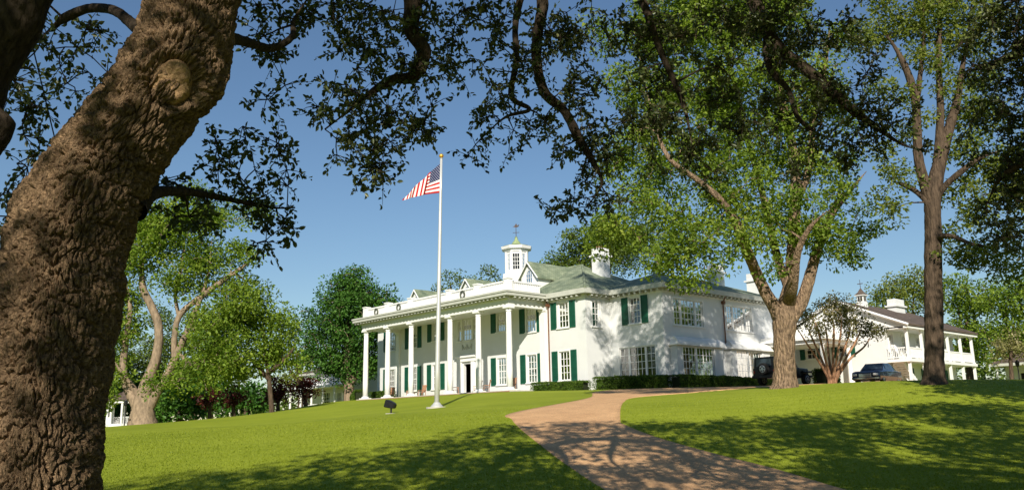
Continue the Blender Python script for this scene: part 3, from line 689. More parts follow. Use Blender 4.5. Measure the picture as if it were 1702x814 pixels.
for x in (gw+.25, gw+1.15): st.add([(x, GY0+.45, 1.9), (x, GY0+.45, 1.5), (x, GY0+.5+n_*.27, 1.5-n_*.185), (x, GY0+.5+n_*.27, 1.9-n_*.185), (x+.05, GY0+.45, 1.9), (x+.05, GY0+.45, 1.5), (x+.05, GY0+.5+n_*.27, 1.5-n_*.185), (x+.05, GY0+.5+n_*.27, 1.9-n_*.185)], [(0, 1, 2, 3), (7, 6, 5, 4), (0, 4, 5, 1), (1, 5, 6, 2), (2, 6, 7, 3), (3, 7, 4, 0)])
st.build('staircase', 'white', gh)
chimney(35.6, 36.2, 6.6, 8.35, .42, .95, gh, False)
cu = MB().lathe((35.6, 29.3, 0), [(.5, 6.6), (.5, 7.55), (.42, 7.56), (.42, 8.1), (.6, 8.12), (.6, 8.2)], 4, math.pi/4).build('cupola', 'white', gh)
MB().lathe((35.6, 29.3, 0), [(.62, 8.2), (.3, 8.45), (.05, 8.8)], 4, math.pi/4).build('cupola_roof', 'brown_roof', cu)
MB().tube([(35.6, 29.3, 8.7), (35.6, 29.3, 9.6)], [.03, .02], 5).box(35.35, 35.85, 29.28, 29.32, 9.2, 9.26).build('weathervane', 'brass', cu)
for n_, a_ in (((0, -1, 0), X_), (nX, Y_)):
    MB().obox((35.6, 29.3, 0), a_, n_, -.2, -.03, .3, .312, 7.62, 8.02).obox((35.6, 29.3, 0), a_, n_, .03, .2, .3, .312, 7.62, 8.02).build('louvre', 'dark', cu)

# ------------------------------------------------------------------ low outbuilding far right and lodge far left
ob = thing('outbuilding', 'low white outbuilding with brown shingle roof at the far right edge', 'outbuilding', (46, 50, -.8))
bx0, bx1, by0, by1 = 40.2, 50.5, 44.5, 53.5
wall('wall', (bx0+.8, by0+1.8, 0), X_, nY, bx1-bx0-1.6, -1.1, 2.0, [(1.2, 3.4, -.7, 1.4), (5, 7.2, -.7, 1.4)], ob)
for p in ((1.2, 3.4, -.7, 1.4), (5, 7.2, -.7, 1.4)): window(ob, (bx0+.8, by0+1.8, 0), X_, nY, *p, 4, 3, 0, sill=False)
wall('wall', (bx1-.8, by0+1.8, 0), Y_, nX, by1-by0-2.4, -1.1, 2.0, [], ob); wall('wall', (bx0+.8, by1-.6, 0), (0, -1, 0), (-1, 0, 0), by1-by0-2.4, -1.1, 2.0, [], ob)
wall('wall', (bx1-.8, by1-.6, 0), (-1, 0, 0), (0, 1, 0), bx1-bx0-1.6, -1.1, 2.0, [], ob)
hip('roof', bx0, bx1, by0, by1, 2.0, 2.25, (bx0+4.4, 49, 4.3), (bx1-4.4, 49, 4.3), 'brown_roof', ob)
for k in range(4): MB().lathe((bx0+.5+k*3.1, by0+.4, 0), [(.16, -1.1), (.16, -.9), (.11, -.88), (.11, 1.8), (.16, 1.9), (.16, 2.0)], 8).build('porch_post', 'white', ob)

lc = at(540, 680, 104); lz = gz1(lc[0], lc[1])
lod = thing('garden_lodge', 'small white lodge with porch posts behind the maroon trees', 'outbuilding', (lc[0], lc[1], lz))
lx0, lx1, ly0, ly1 = lc[0]-5.5, lc[0]+6, lc[1], lc[1]+6; lt = lz+2.9
lo_ = [(1.2, 2.4, lz+.2, lz+2.1), (4.6, 6.6, lz+.2, lz+2.2), (8.4, 9.6, lz+.2, lz+2.1)]
wall('wall', (lx0, ly0, 0), X_, nY, lx1-lx0, lz-.5, lt+1.6, lo_, lod)
for p in lo_: window(lod, (lx0, ly0, 0), X_, nY, *p, 4, 4, 0, sill=False)
wall('wall', (lx1, ly0, 0), Y_, nX, 6, lz-.5, lt+1.6, [], lod); wall('wall', (lx0, ly1, 0), (0, -1, 0), (-1, 0, 0), 6, lz-.5, lt+1.6, [], lod); wall('wall', (lx1, ly1, 0), (-1, 0, 0), (0, 1, 0), lx1-lx0, lz-.5, lt+1.6, [], lod)
hip('roof', lx0-.5, lx1+.5, ly0-.5, ly1+.5, lt+1.6, lt+1.8, (lx0+3, ly0+3, lt+3.2), (lx1-3, ly0+3, lt+3.2), 'brown_roof', lod)
MB().box(lx0, lx1, ly0-2.2, ly0-.002, lt-.25, lt).build('porch_roof', 'white', lod)
for k in range(5): MB().lathe((lx0+.3+k*(lx1-lx0-.6)/4, ly0-2, 0), [(.2, lz-.4), (.2, lz+.25), (.13, lz+.27), (.13, lt-.35), (.2, lt-.25)], 8).build('porch_post', 'white', lod)

# gazebo beside the big left tree
gp = at(203, 709, 92); gzz = gz1(gp[0], gp[1])
gaz = thing('gazebo', 'small white garden gazebo at the foot of the big left tree', 'gazebo', (gp[0], gp[1], gzz))
MB().lathe((gp[0], gp[1], gzz), [(1.75, -.3), (1.75, .25), (1.7, .27)], 8, o8).build('deck', 'white', gaz)
for k in range(8):
    t_ = o8+k*math.pi/4; p = (gp[0]+1.55*math.cos(t_), gp[1]+1.55*math.sin(t_)); q = (gp[0]+1.55*math.cos(t_+math.pi/4), gp[1]+1.55*math.sin(t_+math.pi/4))
    MB().lathe((p[0], p[1], gzz), [(.12, .25), (.12, 2.5)], 6).build('post', 'white', gaz)
    if k != 6:
        r_ = MB(); r_.tube([(p[0], p[1], gzz+.95), (q[0], q[1], gzz+.95)], [.05, .05], 4)
        for s in np.linspace(.12, .88, 8): r_.tube([(p[0]+(q[0]-p[0])*s, p[1]+(q[1]-p[1])*s, gzz+.26), (p[0]+(q[0]-p[0])*s, p[1]+(q[1]-p[1])*s, gzz+.95)], [.03, .03], 4)
        r_.build('railing', 'white', gaz)
MB().lathe((gp[0], gp[1], gzz), [(1.72, 2.45), (1.72, 2.7), (1.6, 2.72)], 8, o8).build('cornice', 'white', gaz)
MB().lathe((gp[0], gp[1], gzz), [(1.95, 2.72), (1.0, 3.3), (.15, 3.7), (.08, 3.95)], 8, o8).build('roof', 'brown_roof', gaz)
lpst = at(206, 712, 86); lzz = gz1(lpst[0], lpst[1])
lp = thing('garden_lamp', 'thin black lamp post standing before the gazebo', 'lamp post', (lpst[0], lpst[1], lzz))
MB().tube([(lpst[0], lpst[1], lzz-.1), (lpst[0], lpst[1], lzz+2.0)], [.06, .04], 8).build('post', 'black', lp)
MB().lathe((lpst[0], lpst[1], lzz+2.0), [(.05, 0), (.16, .1), (.2, .45), (.1, .55), (.03, .7)], 6).build('lantern', 'black', lp)
l2 = np.array((43.6, 41.5)); lzz = gz1(l2[0], l2[1])
lp = thing('garden_lamp', 'dark lamp post between the guest house and the low outbuilding', 'lamp post', (l2[0], l2[1], lzz))
MB().tube([(l2[0], l2[1], lzz-.1), (l2[0], l2[1], lzz+2.5)], [.07, .05], 8).build('post', 'black', lp)
MB().lathe((l2[0], l2[1], lzz+2.5), [(.05, 0), (.16, .1), (.2, .45), (.1, .55), (.03, .7)], 6).build('lantern', 'black', lp)

# ------------------------------------------------------------------ flagpole, flag, floodlight
fp = at(726, 677, 49); fz = gz1(fp[0], fp[1]); ft = at(733.5, 264, 49)
pole = thing('flagpole', 'tall silver flagpole standing on the lawn before the portico', 'flagpole', (fp[0], fp[1], fz))
base = np.array((fp[0], fp[1], fz)); top = np.array((ft[0], ft[1], ft[2])); dirp = (top-base)
MB().tube([base+dirp*k for k in np.linspace(0, 1, 8)], np.linspace(.155, .075, 8), 16).build('pole', 'steel', pole, smooth=True)
MB().lathe(tuple(base), [(.62, -.2), (.62, .02), (.58, .04)], 20).build('footing', 'stone', pole)
MB().lathe(tuple(base), [(.36, .03), (.36, .08), (.24, .2), (.17, .3)], 18).build('collar', 'steel', pole, smooth=False)
MB().lathe(tuple(top), [(.07, -.05), (.09, .0), (.05, .04)], 12).build('truck', 'steel', pole)
MB().lathe(tuple(top+np.array((0, 0, .04))), [(.02, 0), (.12, .06), (.155, .14), (.12, .22), (.02, .29)], 14).build('finial', 'gold', pole, smooth=True)
def flagmat():
    m = bpy.data.materials.new('flag_cloth'); m.use_nodes = True; n = m.node_tree.nodes; l = m.node_tree.links; b = n['Principled BSDF']; b.inputs['Roughness'].default_value = .8
    uv = n.new('ShaderNodeUVMap'); uv.uv_map = 'UVMap'; sx = n.new('ShaderNodeSeparateXYZ'); l.new(uv.outputs[0], sx.inputs[0])
    def mth(op, a, b2=None):
        q = n.new('ShaderNodeMath'); q.operation = op
        for k, v in enumerate((a, b2)):
            if v is None: continue
            if isinstance(v, (int, float)): q.inputs[k].default_value = v
            else: l.new(v, q.inputs[k])
        return q.outputs[0]
    u_, v_ = sx.outputs[0], sx.outputs[1]
    st = mth('LESS_THAN', mth('FRACT', mth('MULTIPLY', v_, 6.5)), .5)             # 1 = red, counted from the top
    mx = n.new('ShaderNodeMixRGB'); mx.inputs[1].default_value = (.82, .80, .76, 1); mx.inputs[2].default_value = (.46, .010, .012, 1); l.new(st, mx.inputs[0])
    can = mth('MULTIPLY', mth('LESS_THAN', u_, .4), mth('LESS_THAN', v_, 7/13))
    # stars: offset rows of small dots
    su = mth('MULTIPLY', u_, 6/.4); sv = mth('MULTIPLY', v_, 5/(7/13))
    def dots(du, dv):
        a = mth('SUBTRACT', mth('FRACT', mth('ADD', su, du)), .5); c = mth('SUBTRACT', mth('FRACT', mth('ADD', sv, dv)), .5)
        return mth('LESS_THAN', mth('ADD', mth('MULTIPLY', a, a), mth('MULTIPLY', c, c)), .011)
    sd_ = mth('MAXIMUM', dots(0, 0), dots(.5, .5))
    bl = n.new('ShaderNodeMixRGB'); bl.inputs[1].default_value = (.012, .02, .085, 1); bl.inputs[2].default_value = (.8, .8, .8, 1); l.new(sd_, bl.inputs[0])
    m2 = n.new('ShaderNodeMixRGB'); l.new(can, m2.inputs[0]); l.new(mx.outputs[0], m2.inputs[1]); l.new(bl.outputs[0], m2.inputs[2])
    l.new(m2.outputs[0], b.inputs['Base Color'])
    t = n.new('ShaderNodeBsdfTranslucent'); l.new(m2.outputs[0], t.inputs[0]); ms = n.new('ShaderNodeMixShader'); ms.inputs[0].default_value = .12
    l.new(b.outputs[0], ms.inputs[1]); l.new(t.outputs[0], ms.inputs[2]); l.new(ms.outputs[0], n['Material Output'].inputs['Surface'])
    return m
M['flag'] = flagmat()
ns, nt_ = 44, 26; V = []; Fc = []; KF = 18       # columns 0..KF hang from the pole, the rest is the fold that turns down
def lerp(p, q, k): return np.array(p, float)*(1-k)+np.array(q, float)*k
for jv in range(nt_+1):
    tv = jv/nt_
    for iu in range(ns+1):
        if iu <= KF:
            k = iu/KF; p = lerp(lerp((731.5, 272), (731.5, 320.5), tv), lerp((711, 289.5), (704.5, 323.5), tv), k); dep = 49+.10*math.sin(k*7+tv*1.5)*k
        else:
            k = (iu-KF-1)/(ns-KF-1); p = lerp(lerp((669.5, 331), (712, 288.5), tv), lerp((668, 333), (705, 323.5), tv), k); p[0] += 1.2*math.sin(tv*9); dep = 49.02-.03*k+.07*math.sin(tv*11+k*2)
        V.append(at(p[0], p[1], dep))
for jv in range(nt_):
    for iu in range(ns):
        if iu == KF: continue
        k = jv*(ns+1)+iu; Fc.append((k, k+1, k+ns+2, k+ns+1))
fl = np_obj('flag', np.array(V), np.array(Fc), 'flag', smooth=True); uvl = fl.data.uv_layers.new(name='UVMap')
idx = np.array(Fc).ravel(); uvs = np.stack([np.where((idx % (ns+1)) <= KF, (idx % (ns+1))/KF*.52, .52+.48*((idx % (ns+1))-KF)/(ns-KF)), (idx//(ns+1))/nt_], 1); uvl.data.foreach_set('uv', np.ascontiguousarray(uvs.ravel(), np.float32))
sdm = fl.modifiers.new('cloth', 'SOLIDIFY'); sdm.thickness = .006
tag(fl, 'red white and blue striped flag with stars flying from the flagpole', 'flag')
fb = at(650, 687, 47); fbz = gz1(fb[0], fb[1])
fll = thing('floodlight', 'black ground floodlight on a short post in the lawn', 'floodlight', (fb[0], fb[1], fbz))
MB().box(fb[0]-.22, fb[0]+.22, fb[1]-.22, fb[1]+.22, fbz-.1, fbz+.02).build('pad', 'stone', fll)
MB().tube([(fb[0], fb[1], fbz), (fb[0], fb[1], fbz+.36)], [.05, .045], 10).build('post', 'black', fll)
hv = -rt0*.84+fh*.35+np.array((0, 0, .28)); hv /= np.linalg.norm(hv); sv = np.cross(hv, (0, 0, 1)); sv /= np.linalg.norm(sv); uv_ = np.cross(sv, hv); hc = np.array((fb[0], fb[1], fbz+.47))
hp = MB(); ring = [(-.28, .10), (-.2, .15), (.0, .19), (.24, .21), (.3, .21)]; V = []
for d_, r_ in ring:
    for a_, b__ in ((-1, -.8), (-.7, -1), (.7, -1), (1, -.8), (1, .8), (.7, 1), (-.7, 1), (-1, .8)): V.append(hc+hv*d_+sv*r_*1.15*a_+uv_*r_*b__)
hp.add(V, [(k*8+q, k*8+(q+1) % 8, (k+1)*8+(q+1) % 8, (k+1)*8+q) for k in range(4) for q in range(8)]+[tuple(range(7, -1, -1)), tuple(range(32, 40))])
hd_ = hp.build('head', 'black', fll)
MB().add([hc+hv*.305+sv*.2*a_+uv_*.17*b__ for a_, b__ in ((-1, -1), (1, -1), (1, 1), (-1, 1))], [(0, 1, 2, 3)]).build('lens', 'lens', hd_)
yk = MB()
for s in (-1, 1): yk.tube([hc-np.array((0, 0, .15)), hc-np.array((0, 0, .13))+sv*.24*s, hc+sv*.245*s], [.022]*3, 6)
yk.build('bracket', 'black', fll)

# ------------------------------------------------------------------ chairs
def chair(loc, rz, label, group, m, scale=1.):
    t = thing('porch_chair', label, 'chair', loc, group); t.rotation_euler[2] = rz; t.scale = (scale,)*3
    def part(nm, mb): 
        me = bpy.data.meshes.new(nm); me.from_pydata(mb.v, [], mb.f); me.update(); me.materials.append(M[m]); o = bpy.data.objects.new(nm, me); COL.objects.link(o); o.parent = t
    s = MB()
    for k in range(5): s.box(-.26, .26, -.25+k*.1, -.25+k*.1+.085, .42, .445)
    part('seat', s)
    b = MB()
    for k in range(5): b.add([(-.24+k*.1, .24, .44), (-.16+k*.1, .24, .44), (-.16+k*.1, .38, 1.05), (-.24+k*.1, .38, 1.05), (-.24+k*.1, .26, .44), (-.16+k*.1, .26, .44), (-.16+k*.1, .4, 1.05), (-.24+k*.1, .4, 1.05)], [(0, 1, 2, 3), (7, 6, 5, 4), (0, 4, 5, 1), (1, 5, 6, 2), (2, 6, 7, 3), (3, 7, 4, 0)])
    b.box(-.27, .27, .37, .41, 1.02, 1.1); part('backrest', b)
    for x in (-.26, .22):
        for y in (-.25, .2): part('leg', MB().box(x, x+.045, y, y+.045, 0, .42))
        part('armrest', MB().box(x-.02, x+.07, -.28, .3, .62, .65).box(x, x+.04, -.24, -.2, .44, .62))
    return t
for k, (x, y, rz, lb) in enumerate(((1.6, 1.8, .3, 'wooden porch chair between the two leftmost portico columns'), (4.9, 1.7, -.4, 'wooden porch chair right of the second portico column'), (6.6, 1.9, .2, 'wooden porch chair left of the third portico column'),
        (12.0, 1.6, 2.6, 'wooden chair on the porch just right of the front door'), (14.9, 1.7, .4, 'wooden porch chair left of the fifth column'), (16.1, 1.6, -.5, 'wooden porch chair close beside the fifth column'), (19.4, 1.5, .2, 'wooden porch chair by the rightmost portico column'))):
    chair((x, y, .04), rz, lb, 'wooden chairs on the portico', 'wood')
tb = thing('porch_table', 'low wooden table between porch chairs on the portico', 'table', (5.8, 1.6, .04)); s = MB()
for k in range(6): s.box(5.5+k*.1, 5.585+k*.1, 1.3, 1.9, .46, .5)
s.build('top', 'wood', tb)
for x in (5.52, 6.02):
    for y in (1.34, 1.8): MB().box(x, x+.05, y, y+.05, .04, .46).build('leg', 'wood', tb)
for x, y, z, rz, lb in ((39.6, 26.9, 2.1, 1.2, 'white chair on the guest house balcony nearest the front end'), (40.0, 30.2, 2.1, 1.6, 'white chair on the guest house balcony left of the dark trunk'), (40.1, 27.6, GZ0+.08, 1.4, 'white chair on the guest house ground-floor porch'), (40.0, 36.0, 2.1, 1.5, 'white chair on the guest house balcony far end')):
    chair((x, y, z), rz, lb, 'white chairs at the guest house', 'white', 1.15)

# ------------------------------------------------------------------ vehicles
M['car_black'] = mat('black_car_paint', (.008, .009, .012), .3, .1, coat=.15); M['car_navy'] = mat('navy_car_paint', (.012, .018, .04), .2, .1, coat=.9)
M['tyre'] = mat('tyre_rubber', (.015, .015, .015), .85, .2); M['alloy'] = mat('alloy', (.6, .6, .62), .3, .1, metal=.8); M['car_glass'] = mat('car_glass', (.03, .045, .06), .05, .1, spec=.8)
M['lampw'] = mat('headlamp_glass', (.75, .75, .72), .1, .1); M['lampr'] = mat('tail_lamp_glass', (.3, .01, .01), .2, .1); M['chrome'] = mat('chrome_trim', (.7, .7, .7), .15, .1, metal=1)
def loft(mb, secs):
    """secs: list of (y, [(x,z)...]) half outlines mirrored in x"""
    rings = []
    for y, pr in secs:
        full = [(x, y, z) for x, z in pr]+[(-x, y, z) for x, z in pr[::-1]]; rings.append(full)
    n = len(rings[0]); V = [p for r_ in rings for p in r_]; Fq = [(k*n+q, k*n+(q+1) % n, (k+1)*n+(q+1) % n, (k+1)*n+q) for k in range(len(rings)-1) for q in range(n)]
    Fq += [tuple(range(n-1, -1, -1)), tuple(range((len(rings)-1)*n, len(rings)*n))]; return mb.add(V, Fq)
def car_parts(t, items):
    objs = {}
    for nm, mb, m, par, sm in items:
        me = bpy.data.meshes.new(nm); me.from_pydata(mb.v, [], mb.f); me.update(); me.materials.append(M[m])
        if sm: me.polygons.foreach_set('use_smooth', [True]*len(me.polygons))
        o = bpy.data.objects.new(nm, me); COL.objects.link(o); o.parent = par if par is not None else t; objs[nm] = o
        if not sm: bv = o.modifiers.new('bevel', 'BEVEL'); bv.width = .02; bv.segments = 2; bv.limit_method = 'ANGLE'
    return objs
def wheel(t, x, y, r_, wd, ax='x', z=None):
    def cyl(prof):
        mb = MB(); n = 20; b = 0
        for rr, d_ in prof:
            for k in range(n):
                a_ = 2*math.pi*k/n; mb.v.append((d_, rr*math.cos(a_), rr*math.sin(a_)) if ax == 'x' else (rr*math.cos(a_), d_, rr*math.sin(a_)))
        for j_ in range(len(prof)-1):
            for k in range(n): mb.f.append((j_*n+k, j_*n+(k+1) % n, (j_+1)*n+(k+1) % n, (j_+1)*n+k))
        mb.f.append(tuple(range(n))[::-1]); mb.f.append(tuple((len(prof)-1)*n+k for k in range(n))); return mb
    h = wd/2; z = r_ if z is None else z
    o = car_parts(t, [('wheel', cyl([(r_*.7, -h), (r_*.95, -h), (r_, -h*.7), (r_, h*.7), (r_*.95, h), (r_*.7, h)]), 'tyre', None, False)])['wheel']; o.location = (x, y, z)
    rim = cyl([(r_*.62, -h-.012), (r_*.62, h+.012)]); ro = car_parts(t, [('rim', rim, 'alloy', o, False)])['rim']
    sp = MB()
    for k in range(5):
        a_ = 2*math.pi*k/5+.3
        for s in (-1, 1):
            d_ = s*(h+.016); p0 = (.1*math.cos(a_), .1*math.sin(a_)); p1 = (r_*.5*math.cos(a_), r_*.5*math.sin(a_)); nn = (-math.sin(a_)*.06, math.cos(a_)*.06)
            q = [(p0[0]-nn[0], p0[1]-nn[1]), (p1[0]-nn[0], p1[1]-nn[1]), (p1[0]+nn[0], p1[1]+nn[1]), (p0[0]+nn[0], p0[1]+nn[1])]
            sp.add([(d_, a2, b2) if ax == 'x' else (a2, d_, b2) for a2, b2 in q], [(0, 1, 2, 3)])
    car_parts(t, [('wheel_gap', sp, 'tyre', o, False)])
# off-road wagon, local +y forward
jp = (40.3, 7.0); jt = thing('suv', 'black off-road wagon with rear spare wheel parked behind the big trunk', 'car', (jp[0], jp[1], gz1(*jp)+.02)); jt.rotation_euler[2] = R(-6)
body = MB(); lo = [(.8, .45), (.88, .6), (.88, 1.05), (.84, 1.12)]
loft(body, [(-2.0, lo), (.55, lo), (.7, [(.78, .45), (.8, .6), (.76, 1.05), (.72, 1.12)]), (1.85, [(.6, .5), (.62, .62), (.6, 1.02), (.56, 1.1)])])
for s in (-1, 1):
    for y0_, y1_ in ((-1.75, -.75), (.85, 1.8)): body.box(min(s*.6, s*.95), max(s*.6, s*.95), y0_, y1_, .8, .92)
cab = MB(); loft(cab, [(-1.98, [(.8, 1.12), (.74, 1.75), (.7, 1.8)]), (.2, [(.8, 1.12), (.72, 1.76), (.68, 1.81)]), (.55, [(.76, 1.12), (.76, 1.14), (.74, 1.15)])])
jo = car_parts(jt, [('body', body, 'car_black', None, False), ('hard_top', cab, 'car_black', None, False)])
wn = MB()
for s in (-1, 1):
    for y0_, y1_ in ((-1.8, -.95), (-.85, .05)): wn.add([(s*.812, y0_, 1.2), (s*.812, y1_, 1.2), (s*.762, y1_, 1.68), (s*.762, y0_, 1.68)], [(0, 1, 2, 3)])
wn.add([(-.6, -2.0, 1.2), (.6, -2.0, 1.2), (.56, -2.0, 1.68), (-.56, -2.0, 1.68)], [(0, 1, 2, 3)])
bm_ = MB().box(-.85, .85, -2.2, -2.0, .45, .62).box(-.75, .75, 1.86, 2.05, .5, .65)
tl = MB().box(-.86, -.72, -2.03, -1.99, .75, .95).box(.72, .86, -2.03, -1.99, .75, .95)
car_parts(jt, [('window', wn, 'car_glass', None, True), ('bumper', bm_, 'black', None, False), ('tail_light', tl, 'lampr', None, False)])
for x in (-.76, .76):
    for y in (-1.25, 1.3): wheel(jt, x, y, .38, .26)
wheel(jt, .1, -2.18, .38, .24, 'y', 1.02)
# saloon, local -y forward
sp_ = (44.3, 11.9); sdn = thing('sedan', 'dark navy saloon car parked beyond the crape myrtle', 'car', (sp_[0], sp_[1], gz1(*sp_)+.02)); sdn.rotation_euler[2] = R(8)
b_ = MB(); loft(b_, [(-2.5, [(.72, .35), (.8, .5), (.78, .66), (.6, .72)]), (-2.3, [(.84, .25), (.9, .5), (.88, .74), (.66, .82)]), (-1.0, [(.86, .22), (.93, .5), (.9, .84), (.7, .92)]), (1.4, [(.86, .22), (.93, .5), (.91, .88), (.72, .96)]), (2.3, [(.84, .28), (.9, .5), (.88, .86), (.66, .93)]), (2.48, [(.74, .38), (.82, .52), (.78, .82), (.6, .86)])])
gh_ = MB(); loft(gh_, [(-1.1, [(.74, .9), (.72, .92)]), (-.45, [(.74, .9), (.56, 1.38)]), (.7, [(.75, .92), (.57, 1.42)]), (1.25, [(.75, .94), (.55, 1.36)]), (1.75, [(.74, .94), (.7, .97)])])
ws = MB(); ws.add([(-.66, -1.0, .98), (.66, -1.0, .98), (.53, -.5, 1.345), (-.53, -.5, 1.345)], [(0, 1, 2, 3)]); 
for v in range(4): ws.v[v] = (ws.v[v][0], ws.v[v][1]-.02, ws.v[v][2]+.02)
for s in (-1, 1):
    for y0_, y1_ in ((-.42, .25), (.33, .95)): ws.add([(s*.725, y0_-.1, .99), (s*.725, y1_, .99), (s*.61, y1_, 1.34), (s*.61, y0_, 1.34)], [(0, 1, 2, 3)])
hl = MB().box(-.8, -.5, -2.53, -2.44, .52, .66).box(.5, .8, -2.53, -2.44, .52, .66); gl_ = MB().box(-.4, .4, -2.54, -2.46, .44, .66); bmp = MB().box(-.84, .84, -2.58, -2.42, .3, .42)
car_parts(sdn, [('body', b_, 'car_navy', None, False), ('cabin', gh_, 'car_navy', None, False), ('window', ws, 'car_glass', None, True), ('headlight', hl, 'lampw', None, False), ('grille', gl_, 'chrome', None, False), ('bumper', bmp, 'chrome', None, False)])
for x in (-.78, .78):
    for y in (-1.55, 1.5): wheel(sdn, x, y, .33, .2)

# ------------------------------------------------------------------ vegetation helpers
def unit(v): return v/(np.linalg.norm(v, axis=-1, keepdims=True)+1e-12)
def leaf_arrays(c, d, nrm, L, Wd, tint, six=False):
    """leaf blades: base c, direction d, normal nrm, lengths L, widths Wd"""
    s = unit(np.cross(d, nrm)); nn = np.cross(s, d); L = L[:, None]; Wd = Wd[:, None]; fold = nn*Wd*.28
    if six:
        P = [c, c+d*L*.35-s*Wd*.5+fold, c+d*L*.72-s*Wd*.42+fold, c+d*L-nn*L*.08, c+d*L*.72+s*Wd*.42+fold, c+d*L*.35+s*Wd*.5+fold]; Fq = [(0, 1, 2, 3), (0, 3, 4, 5)]
    else:
        P = [c, c+d*L*.5-s*Wd*.5+fold, c+d*L, c+d*L*.5+s*Wd*.5+fold]; Fq = [(0, 1, 2), (0, 2, 3)]
    k = len(P); V = np.stack(P, 1).reshape(-1, 3); n = len(c)
    Fc = (np.arange(n)[:, None, None]*k+np.array(Fq)[None]).reshape(-1, len(Fq[0]))
    return V, Fc, np.repeat(tint, k)
def lobe_clumps(lobes, rc, dens, rng):
    out = []
    for c, r in lobes:
        r = np.array(r); rm_ = (r[0]*r[1]*r[2])**(1/3); n = max(2, int(dens*(rm_/rc)**2.35))
        d = unit(rng.normal(size=(n, 3))); q = rng.random(n)**(1/2.4); wob = .82+.36*rng.random(n)
        p = d*(q*wob)[:, None]; p[:, 2] *= np.where(p[:, 2] < 0, .85, 1)
        out.append(np.array(c)+rt0*(p[:, :1]*r[0])+fh*(p[:, 1:2]*r[1])+np.array((0, 0, 1.))*(p[:, 2:]*r[2]))
    return np.concatenate(out)
def connect(limbs, C, rng, r0, r1, sag=.12, step=.5):
    """grow a branch to every clump from the nearest wood that is there already"""
    nodes = np.concatenate([l[:, :3] for l in limbs]); nr = np.concatenate([l[:, 3] for l in limbs]); segs = []
    N = np.zeros((len(nodes)+len(C)*8, 3)); N[:len(nodes)] = nodes; RR = np.zeros(len(N)); RR[:len(nodes)] = nr; m = len(nodes)
    dmin = np.array([np.min(np.sum((nodes-c)**2, 1)) for c in C]); 
    for ci in np.argsort(dmin):
        c = C[ci]; d2 = np.sum((N[:m]-c)**2, 1)*(1+.9*np.clip((N[:m, 2]-c[2]), 0, 2)/2)
        k = int(np.argmin(d2)); a = N[k]; D = np.linalg.norm(c-a)
        if D < .05: continue
        nseg = int(np.clip(D/step, 2, 6)); t_ = np.linspace(0, 1, nseg+1)[:, None]
        P = a+(c-a)*t_; P[1:-1] += rng.normal(size=(nseg-1, 3))*D*.07; P[:, 2] += (np.sin(t_[:, 0]*math.pi)*D*sag)
        ra = min(RR[k]*.75, r0*(.4+.6*min(D/3, 1))); ra = max(ra, r1*1.2); rad = ra+(r1-ra)*t_[:, 0]
        segs.append((P, rad)); N[m:m+nseg] = P[1:]; RR[m:m+nseg] = rad[1:]; m += nseg
    return segs
def segs_obj(name, segs, n, m, parent):
    Vs = []; Fs = []; b = 0
    for P, rad in segs:
        V, Fc = tube_arrays(P, rad, n); Vs.append(V); Fs.append(Fc+b); b += len(V)
    o = np_obj(name, np.concatenate(Vs), np.concatenate(Fs), m, parent, smooth=True); tag(o, kind='stuff'); return o
def limb_obj(name, L, n, m, parent, rough=.06, seed=0, fine=8):
    P = spline(L, fine); kq = len(P)//4; P[-kq:, 3] *= np.linspace(1, .2, kq); V, Fc = tube_arrays(P[:, :3], np.maximum(P[:, 3], .01), n)
    ctr = np.repeat(P[:, :3], n, 0); rr = np.repeat(P[:, 3], n); d = unit(V-ctr)
    V = V+d*(rr*rough*2*fbm(V/np.maximum(rr.mean()*1.1, .05), 3, seed))[:, None]
    b = len(V); V = np.vstack([V, P[-1:, :3], P[:1, :3]]); m_ = (len(P)-1)*n
    caps = [(m_+k, m_+(k+1) % n, b, b) for k in range(n)]
    o = np_obj(name, V[:b], Fc, m, parent, smooth=True); return o, P
def blob_leaves(C, per, rc, L, Wd, rng, up=.6, flat=.7, var=.18):
    n = len(C)*per; cc_ = np.repeat(C, per, 0); off = rng.normal(size=(n, 3)); off *= (np.minimum(1.5, np.linalg.norm(off, axis=1))/np.linalg.norm(off, axis=1))[:, None]
    off[:, 2] *= flat; c = cc_+off*rc*.62*np.repeat(.7+.6*rng.random(len(C)), per)[:, None]
    d = unit(off*.7+rng.normal(size=(n, 3))*.8+np.array((0, 0, -.25))); nr = unit(rng.normal(size=(n, 3))*.75+np.array((0, 0, up)))
    tt = np.clip(np.repeat(rng.normal(.45, .16, len(C)), per)+rng.normal(0, var, n), 0, 1)
    s = .65+.7*rng.random(n); return c, d, nr, L*s, Wd*s, tt
def PL(u, *pts):
    """limb from (px, py, radius px[, u]) rows"""
    out = []
    for p in pts:
        uu = p[3] if len(p) > 3 else u; q = at(p[0], p[1], uu); out.append((*q, p[2]*uu/F))
    return np.array(out)
def LB(u, *pts, dep=1.15):
    out = []
    for p in pts:
        uu = p[3] if len(p) > 3 else u; r_ = p[2]*uu/F; out.append((at(p[0], p[1], uu), (r_, r_*dep, r_)))
    return out
